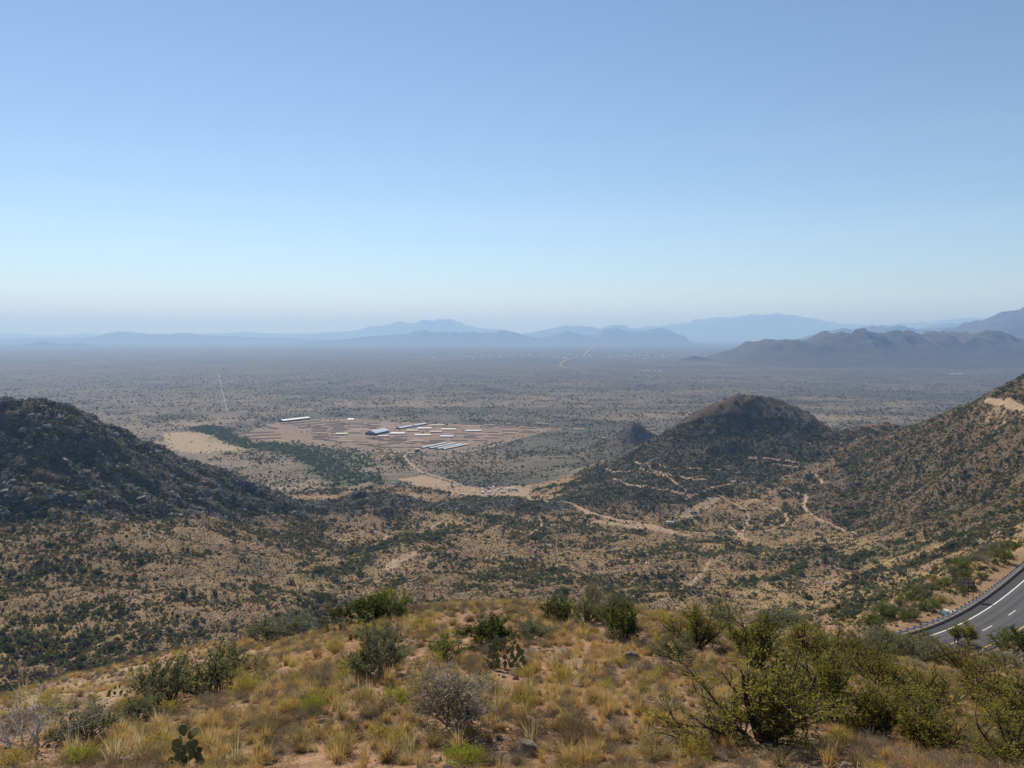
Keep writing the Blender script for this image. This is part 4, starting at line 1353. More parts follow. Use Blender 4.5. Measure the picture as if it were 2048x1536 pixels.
prickly_pear(1010, 1338, 76, 52, 'large many padded prickly pear in the middle of the slope', 0, 1.05, 3)
prickly_pear(375, 1532, 82, 28, 'prickly pear with one pale pad near the bottom edge, left', 1, 0.72, 4)
prickly_pear(335, 1368, 42, 22, 'dark prickly pear clump behind the twiggy thicket', 2, 1.9, 5)
prickly_pear(232, 1392, 20, 9, 'low prickly pear on the slope left of the thicket', 0, 2.2, 6)
prickly_pear(115, 1442, 32, 12, 'prickly pear among yellow bushes at far left', 1, 1.6, 7)
prickly_pear(662, 1268, 24, 7, 'prickly pear with a pale pad on the crest near the rock pile', 2, 1.3, 8)
prickly_pear(692, 1262, 24, 8, 'prickly pear on the crest right of the pale padded one', 0, 1.3, 9)
prickly_pear(712, 1280, 20, 6, 'small prickly pear below two others near the crest', 1, 1.4, 10)
prickly_pear(440, 1318, 14, 7, 'pale topped prickly pear at the far side of the bare mound', 3, 2.4, 11)
prickly_pear(1562, 1515, 20, 5, 'small prickly pear in straw grass below the largest juniper', 0, 1.6, 12)

LAND = [(a, b, d) for a, b, d in [
    (55, 1500, 'the leafless thorn shrub'), (170, 1478, 'the low grey green shrub'), (165, 1526, 'the lower left lime bush'), (625, 1424, 'the lime dome bush'), (340, 1408, 'the twiggy thicket'),
    (432, 1390, 'the right half of the thicket'), (765, 1352, 'the tall silvery shrub'), (892, 1318, 'the fresh green shrub'), (975, 1292, 'the dark thicket shrub'), (745, 1246, 'the dark crest shrub'),
    (1118, 1245, 'the left end of the crest hedge'), (1247, 1282, 'the rounded dark shrub'), (905, 1458, 'the big grey thorn shrub'), (925, 1534, 'the bottom edge lime bush'), (790, 1412, 'the lime and yellow bush'),
    (1126, 1368, 'the yellow dome bush'), (1060, 1464, 'the dark reddish bush'), (1052, 1508, 'the lichen covered rock'), (1345, 1490, 'the flat lichen rock'), (1262, 1318, 'the pale rounded boulder'),
    (1697, 1545, 'the dark topped rock'), (1395, 1292, 'the upper left juniper bush'), (1515, 1332, 'the broad juniper bush'), (1525, 1480, 'the largest juniper bush'), (1755, 1470, 'the lower right juniper bush'),
    (1010, 1338, 'the large prickly pear'), (375, 1526, 'the prickly pear with a pale pad'), (335, 1368, 'the dark prickly pear clump'), (232, 1392, 'the low prickly pear'), (662, 1268, 'the crest prickly pear'),
    (540, 1285, 'the shrub beyond the bare mound'), (1858, 1498, 'the open juniper bush'), (690, 1510, 'the bottom edge olive bush'), (1965, 1415, 'the rust tinged juniper bush'), (1440, 1470, 'the dark leafless bush')]]
LANDW = [(tuple(pick(a, b)[:2]), d) for a, b, d in LAND]


def beside(p):
    """says which plant or rock something stands next to, and on which side of it"""
    (x, y), d = min(LANDW, key=lambda q: math.hypot(q[0][0] - p[0], q[0][1] - p[1]))
    dx, dy = p[0] - x, p[1] - y
    side = ('left of ' if dx < 0 else 'right of ') if abs(dx) > abs(dy) else ('behind ' if dy > 0 else 'in front of ')
    dist = 'close ' if math.hypot(dx, dy) < 1.6 else ('' if math.hypot(dx, dy) < 3.4 else 'well ')
    return dist + side + d


def beside_px(px, py):
    return beside(pick(px, py))


# rocks of the near slope
def rock_px(px, py, wpx, hpx, label, k=0, name='rock', group=None, tilt=0.2):
    p = pick(px, py)
    s = wpx * p[1] / F / 2
    hz_ = hpx * p[1] / F / 2
    o = obj(name, ROCK[k % 4], None, (p[0], p[1], p[2] + hz_ * 0.45), (random.uniform(-tilt, tilt), random.uniform(-tilt, tilt), random.uniform(0, 6.28)), (s * 1.05, s * 1.05, hz_ * 1.5))
    PLACED.append((p[0], p[1], s))
    return tag(o, label, 'rock', group)


rock_px(1052, 1508, 62, 40, 'lichen covered grey rock beside a tuft near the bottom edge', 0)
rock_px(1345, 1490, 60, 30, 'flat lichen spotted rock below the dark leafless bush', 1)
rock_px(1262, 1318, 38, 24, 'pale rounded boulder right of the middle cactus', 2)
rock_px(1697, 1545, 40, 40, 'dark topped rock at the bottom edge, right of middle', 3)
rock_px(2048, 1316, 34, 24, 'brown rock near the road at the right edge', 0)
rock_px(830, 1252, 16, 9, 'small pale stone on the crest, left of middle', 2)
rock_px(128, 1362, 14, 8, 'small pale stone on the rim of the bare mound', 1)
rock_px(1445, 1520, 34, 14, 'flat stone at the bottom edge below flat lichen rock', 3)
rock_px(1225, 1478, 18, 10, 'small pale stone right of the reddish dry bushes', 2)
for px, py, wd in [(1272, 1478, 14), (930, 1430, 16), (690, 1462, 18), (690, 1418, 20), (490, 1480, 16), (250, 1528, 30), (640, 1445, 22), (560, 1440, 14), (1190, 1440, 14), (1330, 1350, 20), (1310, 1365, 16), (1350, 1345, 14),
                   (1210, 1520, 14), (990, 1500, 16), (1420, 1380, 20), (1395, 1345, 24), (1380, 1362, 18), (540, 1530, 14), (760, 1450, 14), (210, 1330, 10), (245, 1345, 12), (160, 1375, 10), (1500, 1540, 20), (420, 1302, 16), (455, 1290, 14)]:
    rock_px(px, py, wd, wd * 0.5, 'small weathered stone ' + beside_px(px, py), int(wd), group='small weathered stones ' + beside_px(px, py), name='stone')

# smaller bushes and tufts at random, each one its own thing
PA = np.array(PLACED)


def free(x, y, pad, arr=None):
    a = PA if arr is None else arr
    return np.all(np.hypot(a[:, 0] - x, a[:, 1] - y) > a[:, 2] * 0.75 + pad)


def near_sites(n, pad, xr=(0, 2048), yr=(1215, 1536), keep=None):
    """pixel sites on the near slope, so plants are spread over what one sees"""
    out, tries = [], 0
    while len(out) < n and tries < n * 30:
        tries += 1
        px, py = random.uniform(*xr), random.uniform(*yr)
        p = pick(px, py)
        if p[1] > 72 or (px > 1720 and py < 1330): continue
        if keep is not None and not keep(px, py, p): continue
        if not free(p[0], p[1], pad): continue
        if any(math.hypot(p[0] - a[0], p[1] - a[1]) < pad * 1.2 for a in out[-60:]): continue
        out.append(p)
    return out


def mound(px, py, p): return px < 470 and p[1] > 34


LABS = {'yellow': 'yellow green bush', 'olive': 'olive brown bush', 'grey': 'grey dry bush', 'red': 'reddish dry bush', 'straw': 'straw coloured bush'}
for p in near_sites(150, 0.32, keep=lambda a, b, p: not mound(a, b, p) or random.random() < 0.12):
    kd = random.choices(['yellow', 'olive', 'grey', 'red', 'straw'], [38, 26, 44, 24, 26])[0]
    wd = random.uniform(0.4, 0.95)
    lab = ('small ' if wd < 0.6 else '') + LABS[kd] + ' ' + beside(p)
    bush(kd, (p[0], p[1], p[2] - 0.03), wd, wd * random.uniform(0.5, 0.85), lab, lab.replace(' bush', ' bushes', 1))
PA = np.array(PLACED)
TL = {'gold': 'golden grass tuft', 'rusty': 'rusty orange grass tuft', 'pale': 'pale stalked grass tuft'}
for p in near_sites(290, 0.15, yr=(1240, 1536), keep=lambda a, b, p: random.random() < 22 / p[1] and (not mound(a, b, p) or random.random() < 0.3)):
    kd = random.choices(['gold', 'rusty', 'pale'], [56, 18, 26])[0]
    s = random.uniform(0.3, 0.6) * (1.1 if kd == 'pale' else 1)
    lab = ('tall ' if s > 0.47 else 'low ') + TL[kd] + ' ' + beside(p)
    tag(obj('grass_tuft', random.choice(TUFT[kd]), None, (p[0], p[1], p[2] - 0.02), (random.uniform(-0.1, 0.1), random.uniform(-0.1, 0.1), random.uniform(0, 6.28)), (s * 1.5, s * 1.5, s)), lab, 'grass tuft', lab.replace('tuft', 'tufts', 1))

# ------------------------------------------------------------------ ground cover too plentiful to count
def protos(cname, meshes):
    c = bpy.data.collections.new(cname)
    for k, me in enumerate(meshes):
        c.objects.link(bpy.data.objects.new('%s_%02d' % (cname, k), me))
    return c


def scatter(name, coll, pos, rot, scl, idx, label=None):
    """one object of ground cover: every point carries a copy picked from a small set"""
    me = bpy.data.meshes.new(name)
    n = len(pos)
    me.vertices.add(n)
    me.vertices.foreach_set('co', np.asarray(pos, np.float32).ravel())
    for nm, typ, val, key in (('turn', 'FLOAT_VECTOR', rot, 'vector'), ('size', 'FLOAT_VECTOR', scl, 'vector'), ('pick', 'INT', idx, 'value')):
        a = me.attributes.new(nm, typ, 'POINT')
        a.data.foreach_set(key, np.asarray(val, np.int32 if typ == 'INT' else np.float32).ravel())
    o = obj(name, me)
    ng = bpy.data.node_groups.new(name, 'GeometryNodeTree')
    ng.interface.new_socket('Geometry', in_out='INPUT', socket_type='NodeSocketGeometry')
    ng.interface.new_socket('Geometry', in_out='OUTPUT', socket_type='NodeSocketGeometry')
    N, L = ng.nodes, ng.links
    gi, go = N.new('NodeGroupInput'), N.new('NodeGroupOutput')
    ci = N.new('GeometryNodeCollectionInfo')
    ci.inputs['Collection'].default_value = coll
    ci.inputs['Separate Children'].default_value = True
    ci.inputs['Reset Children'].default_value = True
    ip = N.new('GeometryNodeInstanceOnPoints')
    ip.inputs['Pick Instance'].default_value = True

    def na(nm, typ):
        q = N.new('GeometryNodeInputNamedAttribute')
        q.data_type = typ
        q.inputs['Name'].default_value = nm
        return q.outputs['Attribute']
    L.new(gi.outputs[0], ip.inputs['Points'])
    L.new(ci.outputs[0], ip.inputs['Instance'])
    L.new(na('pick', 'INT'), ip.inputs['Instance Index'])
    L.new(na('turn', 'FLOAT_VECTOR'), ip.inputs['Rotation'])
    L.new(na('size', 'FLOAT_VECTOR'), ip.inputs['Scale'])
    L.new(ip.outputs[0], go.inputs[0])
    md = o.modifiers.new('cover', 'NODES')
    md.node_group = ng
    tag(o, kind='stuff')
    return o


AREA = (R ** 2)[:-1, :-1] * np.diff(ROWS)[:, None] * np.diff(COLS)[None, :]
VIS = ((EL + 5.0 / R) >= (RUN - 3.0 / R))[:-1, :-1] & (np.abs(PHI[:-1, :-1]) < math.radians(45))
regc = REG
TRACK = np.isin(regc, [i for i, nm, mt in EXTRA if nm != 'farm_ground' and nm != 'bare_scar' and nm != 'dry_field'])
FARMC = np.isin(regc, [i for i, nm, mt in EXTRA if nm == 'farm_ground'])
FIELDC = np.isin(regc, [i for i, nm, mt in EXTRA if nm == 'dry_field'])
SCAR = np.isin(regc, [i for i, nm, mt in EXTRA if nm == 'bare_scar'])
MOUND = np.isin(regc, [i for i, nm, mt in EXTRA if nm == 'bare_mound'])
TRACK &= ~MOUND
ROADC = dr[:-1, :-1] < 8.5
VEGC = VEG[:-1, :-1]
cl1 = fbm(xc, yc, 55, 3, 61)
cl2 = fbm(xc, yc, 16, 3, 62)
cl3 = fbm(xc, yc, 160, 3, 63)


def sample(dens):
    lam = np.where(VIS & ~ROADC, dens, 0) * AREA
    cnt = rng.poisson(np.minimum(lam, 40))
    i, j = np.nonzero(cnt)
    rep = np.repeat(np.arange(len(i)), cnt[i, j])
    i, j = i[rep], j[rep]
    u, v = rng.uniform(0, 1, len(i)), rng.uniform(0, 1, len(i))
    p = COLS[j] + (COLS[j + 1] - COLS[j]) * u
    r = np.exp(ROWS[i] + (ROWS[i + 1] - ROWS[i]) * v)
    z = (Zb[i, j] * (1 - u) + Zb[i, j + 1] * u) * (1 - v) + (Zb[i + 1, j] * (1 - u) + Zb[i + 1, j + 1] * u) * v
    return np.stack([r * np.sin(p), r * np.cos(p), z], 1), r, i, j


def low_shrub(seed, mat, n=42, leaf=0.3):
    r = np.random.default_rng(seed)
    d = unit(r.normal(size=(n, 3))); d[:, 2] = np.abs(d[:, 2])
    lump = 1 + 0.3 * np.sin(d[:, 0] * 4 + seed) * np.cos(d[:, 1] * 5 - seed)
    c = d * (r.uniform(0.35, 1.0, (n, 1)) ** 0.5) * lump[:, None] * np.array([0.5, 0.5, 0.9])
    mb = MB()
    leaf_quads(mb, c, r, leaf, leaf * 0.7, d, 0.3)
    return mb.mesh('shrub', mat)


M_s_dark = leaf_mat('far_dark_shrub', [(0.03, 0.04, 0.019), (0.058, 0.07, 0.032), (0.04, 0.052, 0.026)], 0.2)
M_s_olive = leaf_mat('far_olive_shrub', [(0.085, 0.085, 0.034), (0.135, 0.125, 0.055), (0.105, 0.105, 0.042)], 0.25)
M_s_green = leaf_mat('far_green_shrub', [(0.05, 0.085, 0.028), (0.075, 0.115, 0.04), (0.06, 0.09, 0.03)], 0.25)
M_s_brown = leaf_mat('far_brown_shrub', [(0.12, 0.09, 0.06), (0.17, 0.125, 0.08), (0.14, 0.10, 0.075)], 0.2)
M_s_gold = leaf_mat('far_gold_grass', [(0.38, 0.26, 0.115), (0.47, 0.335, 0.155), (0.42, 0.30, 0.14)], 0.3)
LOW = []
for k, mt in enumerate((M_s_dark, M_s_olive, M_s_green, M_s_brown, M_s_gold)):
    LOW += [low_shrub(100 + 10 * k + q, mt) for q in range(3)]
c_low = protos('low_shrub', LOW)

roughm = ROCKY + 0.5 * rng.uniform(-1, 1, ROCKY.shape)
hillm = (ROCKY + rng.uniform(-0.4, 0.4, ROCKY.shape) > 0.5)
right = (SLOPE + rng.uniform(-0.4, 0.4, ROCKY.shape) > 0.5) & ~hillm
# --- shrubs
base = 0.21 * np.clip(0.6 + 2.8 * cl1 + 1.2 * cl2 + 2.4 * cl3 + 0.8 * CONC, 0.15, 3.4)
base = np.where((pxc < 700) & (rc < 560) & (rc > 72), 0.26 * np.clip(1.0 + 2.6 * cl1 + 0.8 * cl2 + 0.7 * CONC, 0.35, 2.8), base)
base = np.where(hillm, 0.22 * np.clip(1 + 1.2 * cl1 + 0.8 * CONC, 0.2, 2.5), base)
base = np.where(right, 0.26 * np.clip(0.9 + 1.2 * cl2 + 1.5 * cl1 + 0.9 * CONC, 0.12, 2.8), base)
base = np.where(regc == 8, 0.07 * np.clip(0.7 + 2 * cl2, 0, 2), base)
base = np.where((regc == 7) | MOUND, 0, base)
far = rc > 1450
base = np.where(far, np.where(rc < 9000, 0.026 * np.exp(-(rc - 1450) / 1150), 0) * np.clip(0.9 + 2.6 * cl3 + 1.2 * cl1, 0.05, 3.2), base)
base = np.where(VEGC > 0.2, np.maximum(base, np.where(far, 0.045, 0.18) * VEGC), base)
base = np.where(TRACK, np.where(rc < 1450, 0.02, 0.0), base)
base = np.where(FIELDC, 0.0006, base)
base = np.where(SCAR, 0.05 * np.clip(0.6 + 2 * cl2, 0, 2), base)
base = np.where(FARMC, 0.0004, base)
sp_, sr, si, sj = sample(base)
n = len(sp_)
sz = np.exp(rng.normal(math.log(1.15), 0.58, n)) * np.where((sr < 560) & (pxc[si, sj] < 700), 1.35, 1.0) * np.where(sr > 1450, 1.5 * np.sqrt(np.maximum(sr, 1450) / 1450), 1.0) * (1 + 0.6 * VEGC[si, sj])
sz = np.clip(sz, 0.5, 7.0)
tone = rng.uniform(0, 1, n) + 0.25 * CONC[si, sj] + 0.5 * cl1[si, sj] + 0.35 * cl2[si, sj]
gold = rng.uniform(0, 1, n)
kcol = np.where(tone > np.where(hillm[si, sj], 0.5, 0.72), 0, np.where(tone > 0.24, 1, 3))
kcol = np.where((VEGC[si, sj] > 0.3) & (gold < 0.6), 2, kcol)
kcol = np.where((gold > 0.8) & (VEGC[si, sj] < 0.3) & ~hillm[si, sj], 4, kcol)
kcol = np.where(hillm[si, sj] & (gold < 0.75), np.where(gold < 0.5, 0, 1), kcol)
kcol = np.where((sr > 1450) & ((kcol == 4) | ((kcol == 0) & (rng.uniform(0, 1, n) < 0.65))), rng.choice([1, 3], n), kcol)
sz = np.where(kcol == 4, sz * 0.6, sz)
app = sz / sr
seen_ = ((np.arctan2(sp_[:, 2] + sz, sr)) >= bilin(RUN, sp_[:, 0] * 0.999, sp_[:, 1] * 0.999) - 0.0002) & (np.abs(sp_[:, 0] / sp_[:, 1]) < 0.66) & (kcol != 4) & (sr > 72)
order = np.argsort(-app * seen_)
first = order[:70]
rest = np.setdiff1d(np.arange(n), first)
kmap = {0: 'dark', 1: 'thicket', 2: 'green', 3: 'grey'}
SL = {0: 'dark green shrub in the hollow beyond the crest', 1: 'grey green shrub in the hollow beyond the crest', 2: 'leafy green shrub in the hollow beyond the crest', 3: 'brown dry shrub in the hollow beyond the crest'}
for q in first:
    kc = int(kcol[q])
    bush(kmap[kc], sp_[q] - np.array([0, 0, 0.08]), sz[q] * 1.1, sz[q] * random.uniform(0.55, 0.8), sl_ := SL[kc] + (', far left' if sp_[q][0] < -180 else ', left' if sp_[q][0] < -60 else ', middle' if sp_[q][0] < 60 else ', right') + (', nearer' if sr[q] < 420 else ', farther'), sl_.replace('shrub', 'shrubs', 1))
rot = np.stack([rng.normal(0, 0.12, n), rng.normal(0, 0.12, n), rng.uniform(0, 6.28, n)], 1)
scl = np.stack([sz * rng.uniform(0.85, 1.2, n), sz * rng.uniform(0.85, 1.2, n), sz * rng.uniform(0.55, 0.9, n)], 1)
ids = kcol * 3 + rng.integers(0, 3, n)
for nm, lo, hi in (('valley_shrubs', 0, 1450), ('plain_shrubs', 1450, 1e6)):
    s = rest[(sr[rest] > lo) & (sr[rest] <= hi)]
    scatter(nm, c_low, sp_[s], rot[s], scl[s], ids[s])
n_shrubs = n
# --- small bunch grass and brush between the shrubs
tb = np.where((rc > 72) & (rc < 1300) & (regc != 7) & ~MOUND & ~TRACK, 0.42 * np.clip(1200 / np.maximum(rc, 500) - 0.5, 0, 1) * np.clip(0.9 + 1.0 * cl2 - 0.6 * cl1, 0.2, 2), 0)
tp, tr_, ti, tj = sample(tb)
n = len(tp)
ts = np.exp(rng.normal(math.log(0.62), 0.3, n))
tk = rng.choice([0, 1, 3, 4], n, p=[0.10, 0.30, 0.36, 0.24])
scatter('bunch_grass', c_low, tp, np.stack([np.zeros(n), np.zeros(n), rng.uniform(0, 6.28, n)], 1), np.stack([ts, ts, ts * 0.75], 1), tk * 3 + rng.integers(0, 3, n))
print('BUNCH', n)

# --- boulders
out1 = fbm(xc, yc, 45, 4, 71)
out2 = fbm(xc, yc, 14, 3, 72)
hl = hillm & (xc < 0) & ~np.isin(regc, [5])
hm_ = hillm & (xc >= 0) & ~np.isin(regc, [5, 6])
bd = np.where(hl, 0.085 * np.clip(0.75 + 1.8 * out1 + 0.8 * out2 - 0.5 * CONC, 0.03, 2.6), 0.0)
bd = np.where(hm_, 0.05 * np.clip(0.6 + 1.8 * out1 + 0.8 * out2 - 0.5 * CONC, 0.03, 2.6), bd)
bd = np.where(np.isin(regc, [5, 6]), 0.07 * np.clip(0.8 + 1.6 * out1 + 0.8 * out2, 0.1, 2.2), bd)
bd = np.where(right, 0.03 * np.clip(0.4 + 2.2 * out1 + 1.2 * out2, 0.05, 3), bd)
bd = np.where((regc == 0) & (rc > 110) & ~hillm & ~right, 0.022 * np.clip(-0.35 + 5.0 * out1 + 1.2 * out2 - 0.4 * CONC, 0.03, 5), bd)
bd = np.where(regc == 8, 0.004, bd)
bd = np.where(TRACK | MOUND | (VEGC > 0.3), 0.0, bd)
bp, br, bi, bj = sample(bd)
n = len(bp)
bs = np.exp(rng.normal(math.log(0.6), 0.55, n)) * np.where(hillm[bi, bj], np.where(bp[:, 0] < 0, 1.9, 1.4), 1.0)
bs = np.clip(bs, 0.25, 4.4)
bseen = (np.arctan2(bp[:, 2] + bs, br) >= bilin(RUN, bp[:, 0] * 0.999, bp[:, 1] * 0.999) - 0.0002) & (np.abs(bp[:, 0] / bp[:, 1]) < 0.66)
order = np.argsort(-(bs / br) * bseen)
firstb = order[:245]
restb = np.setdiff1d(np.arange(n), firstb)
brot = np.stack([rng.normal(0, 0.35, n), rng.normal(0, 0.35, n), rng.uniform(0, 6.28, n)], 1)
bscl = np.stack([bs * rng.uniform(0.9, 1.5, n), bs * rng.uniform(0.7, 1.0, n), bs * rng.uniform(0.6, 1.1, n)], 1)
BL = {2: 'dark granite boulder on the rocky left hill', 3: 'dark granite boulder on the rounded middle hill', 5: 'dark granite boulder on the low rock ridge', 6: 'dark granite boulder on the far knoll',
      4: 'granite boulder on the long right hillside', 0: 'granite boulder on the valley floor', 8: 'granite boulder on the roadside bank', 1: 'granite boulder on the plain'}
for q in firstb:
    l = BL.get(int(regc[bi[q], bj[q]]), BL[0])
    x_, y_ = bp[q][0], bp[q][1]
    pxq = 1024 + F * x_ / y_
    l += (', upper part' if bp[q][2] > -130 else ', middle part' if bp[q][2] > -190 else ', lower part') + (', far left' if pxq < 170 else ', left' if pxq < 420 else ', left of centre' if pxq < 800 else ', centre' if pxq < 1200 else ', right of centre' if pxq < 1600 else ', far right')
    l = ('huge ' if bs[q] > 3.0 else 'large ' if bs[q] > 2.2 else '') + ('upright ' if bscl[q][2] > 0.95 * bs[q] else 'flat ' if bscl[q][2] < 0.75 * bs[q] else '') + l
    tag(obj('boulder', BOUL[q % 6], None, bp[q] + np.array([0, 0, bs[q] * 0.15]), brot[q], bscl[q]), l, 'boulder', l.replace('boulder', 'boulders'))
c_b = protos('boulder_kind', BOUL)
scatter('boulders', c_b, bp[restb] + np.c_[np.zeros((len(restb), 2)), bs[restb] * 0.12], brot[restb], bscl[restb], rng.integers(0, 6, len(restb)))

# rock pile beyond the crest
rp = pick(678, 1222, 55)
for k in range(26):
    a, b = random.gauss(0, 1.0), random.gauss(0, 1.0)
    s = random.uniform(0.7, 1.9)
    x, y = rp[0] + a * 7.0, rp[1] + b * 5
    z = float(ground(x, y)) + max(0, 3.4 - 0.30 * math.hypot(a * 6, b * 5)) * random.uniform(0.2, 1)
    tag(obj('boulder', BOUL[k % 6], None, (x, y, z), (random.gauss(0, .3), random.gauss(0, .3), random.uniform(0, 6)), (s * 1.2, s, s * 0.8)),
        'granite boulder in the dark rock pile just beyond the crest', 'boulder', 'boulders of the rock pile beyond the crest')

def clear_of(q):
    ok = np.ones(len(q), bool)
    for a, b, r_ in PLACED:
        ok &= np.hypot(q[:, 0] - a, q[:, 1] - b + 0.25) > max(0.18, r_ * 0.85)
    return ok


# --- grass, litter and stones of the near slope
near = ((regc == 7) | MOUND) & (rc > 11)
md = np.where(MOUND, 0.16, np.where((pxc < 480) & (rc > 36), 0.6, 1.0))
gp_, gr_, gi_, gj_ = sample(np.where(near, 6.2 * md * np.clip(0.7 + 2.4 * fbm(xc, yc, 2.6, 3, 81) + 2.4 * fbm(xc, yc, 8, 2, 82), 0.03, 2.6), 0))
ok = clear_of(gp_)
gp_ = gp_[ok]
n = len(gp_)
gs = rng.uniform(0.12, 0.34, n)
TL_ = TUFT['gold'] + TUFT['rusty'] + TUFT['pale']
c_g = protos('tuft_kind', TL_)
scatter('dry_grass', c_g, gp_ - np.array([0, 0, 0.02]), np.stack([rng.normal(0, .15, n), rng.normal(0, .15, n), rng.uniform(0, 6.28, n)], 1), np.stack([gs * 1.7, gs * 1.7, gs], 1), np.where(rng.uniform(0, 1, n) < np.clip(0.18 + 1.4 * fbm(gp_[:, 0], gp_[:, 1], 6.0, 2, 99), 0.02, 0.95), rng.choice([3, 4], n), np.where(rng.uniform(0, 1, n) < 0.75, rng.choice([0, 1, 2], n), rng.choice([5, 6], n))))
MINI = [KIND['grey'][0][0][1], KIND['red'][0][0][1], KIND['straw'][0][0][1], KIND['olive'][0][1][1], KIND['grey'][1][0][1], KIND['yellow'][0][1][1]]
c_m = protos('low_brush_kind', MINI)
mp_, mr_, mi_, mj_ = sample(np.where(near, 4.0 * md * np.clip(0.8 + 2.6 * fbm(xc, yc, 4.5, 3, 83), 0.05, 2.4), 0))
mp_ = mp_[clear_of(mp_)]
n = len(mp_)
ms = rng.uniform(0.2, 0.62, n)
scatter('low_brush', c_m, mp_ - np.array([0, 0, 0.02]), np.stack([rng.normal(0, .1, n), rng.normal(0, .1, n), rng.uniform(0, 6.28, n)], 1), np.stack([ms, ms, ms * 0.7], 1), rng.choice(6, n, p=[.31, .22, .15, .09, .19, .04]))
# dead stalks lying on the soil
lm = []
for s_ in (1, 2, 3):
    r_ = np.random.default_rng(900 + s_)
    a_ = r_.uniform(0, 6.28, 34)
    c_ = np.c_[r_.normal(0, 0.22, (34, 2)), np.abs(r_.normal(0.012, 0.012, 34))]
    u_ = np.c_[np.cos(a_), np.sin(a_), r_.normal(0, 0.12, 34)]
    w_ = np.c_[-np.sin(a_), np.cos(a_), np.full(34, 0.5)]
    q_ = MB(); q_.quads(c_, u_ * r_.uniform(0.02, 0.075, (34, 1)), w_ * 0.003)
    lm.append(q_.mesh('stalk', (M_pale, M_straw, M_greystem)[s_ - 1]))
c_l = protos('litter_kind', lm)
lp_, lr_, li_, lj_ = sample(np.where(near, 4.5 * np.clip(0.8 + 1.6 * fbm(xc, yc, 3.2, 3, 88), 0.1, 2.2), 0))
n = len(lp_)
ls = rng.uniform(0.7, 1.5, n)
scatter('dead_stalks', c_l, lp_, np.stack([np.full(n, -0.2), np.zeros(n), rng.uniform(0, 6.28, n)], 1), np.stack([ls, ls, ls], 1), rng.choice(3, n, p=[.35, .35, .3]))
peb = [rock_mesh(s, M_rock, 1, 5, 0.6, 0.1) for s in (31, 32, 33)]
c_p = protos('pebble_kind', peb)
pp_, pr_, pi_, pj_ = sample(np.where(near, 10.0 * np.clip(0.8 + 2.0 * fbm(xc, yc, 2.5, 3, 85), 0.1, 2.5), np.where(regc == 8, 0.2, 0)))
n = len(pp_)
ps = np.exp(rng.normal(math.log(0.032), 0.6, n)) * np.where(pr_ > 72, 5, 1)
scatter('gravel', c_p, pp_, rng.uniform(0, 6.28, (n, 3)), np.stack([ps, ps, ps * 0.7], 1), rng.integers(0, 3, n))
print('SCATTER', n_shrubs, len(bp), len(gp_), len(mp_), len(pp_))

# ------------------------------------------------------------------ poultry farm, yards, town
M_roof_w = simple('white_metal_roof', (0.72, 0.72, 0.70), 0.5, 0.08, 0.3)
M_roof_b = simple('pale_metal_roof', (0.55, 0.60, 0.63), 0.45, 0.1, 0.3)
M_roof_t = simple('tan_metal_roof', (0.50, 0.42, 0.34), 0.6, 0.12, 0.3)
M_wall_d = simple('painted_side_shade', (0.07, 0.06, 0.055), 0.9, 0.2, 0.5)  # solid walls coloured dark to stand for the shade inside open sides
M_wall_w = simple('pale_wall', (0.55, 0.52, 0.47), 0.8, 0.1, 0.5)
M_burnt = ground_mat('burnt_ground', [(0.10, 0.075, 0.062), (0.13, 0.095, 0.075), (0.09, 0.065, 0.055), (0.07, 0.055, 0.045)], grit=0.6)
M_rust = simple('rusty_steel', (0.27, 0.165, 0.105), 0.8, 0.25, 0.6)
M_pink = simple('faded_red_paint', (0.50, 0.32, 0.27), 0.7, 0.15, 0.6)


def plain_pt(px, py):
    return pick(px, py, 1200)


def shed(x, y, z, ln, wd, eave, ridge, yaw, roof, wall, label, group=None, name='shed', cat='shed'):
    t = tag(empty(name, (x, y, z), (0, 0, yaw)), label, cat, group)
    MB().prism([(-wd / 2, -1.0), (wd / 2, -1.0), (wd / 2, eave), (0, ridge - 0.15), (-wd / 2, eave)], -ln / 2, ln / 2).build('wall', wall, t)
    o = wd / 2 + 0.6
    s = (ridge - eave) / (wd / 2)
    e = ridge - s * o
    MB().prism([(-o, e), (0, ridge), (o, e), (o, e + 0.3), (0, ridge + 0.3), (-o, e + 0.3)], -ln / 2 - 0.5, ln / 2 + 0.5).build('roof', roof, t)
    return t


for x0, x1, y, col, lab in [(835.5, 863, 858, 'w', 'left of three white roofed sheds in the back row of the farm'), (883, 912, 860, 'w', 'middle of three white roofed sheds in the back row of the farm'),
                            (932, 962.5, 863, 'w', 'rightmost white roofed shed in the back row of the farm'), (830, 861, 871.5, 'w', 'white roofed shed right of the big gabled barn'),
                            (881, 906, 874, 'w', 'white roofed shed behind the four long parallel sheds'), (782, 810, 868, 'w', 'pale roofed shed right beside the big gabled barn'),
                            (814, 837, 862.5, 't', 'tan roofed shed behind the white shed, middle of the farm'), (861, 884, 865, 't', 'tan roofed shed between white sheds, middle of the farm'),
                            (757, 777, 873.5, 't', 'small tan shed in front of the big gabled barn'), (673, 695, 869, 't', 'lone tan shed in the left half of the farm'),
                            (861, 888, 852, 't', 'tan roofed shed at the back edge of the farm'), (696, 708, 840, 'w', 'small white shed at the back left corner of the farm')]:
    a, b = plain_pt(x0, y), plain_pt(x1, y)
    shed((a[0] + b[0]) / 2, (a[1] + b[1]) / 2, a[2], b[0] - a[0], 13, 2.6, 5.0, math.radians(random.uniform(-2, 2)), M_roof_w if col == 'w' else M_roof_t, M_wall_d, lab, 'sheds of the farm')
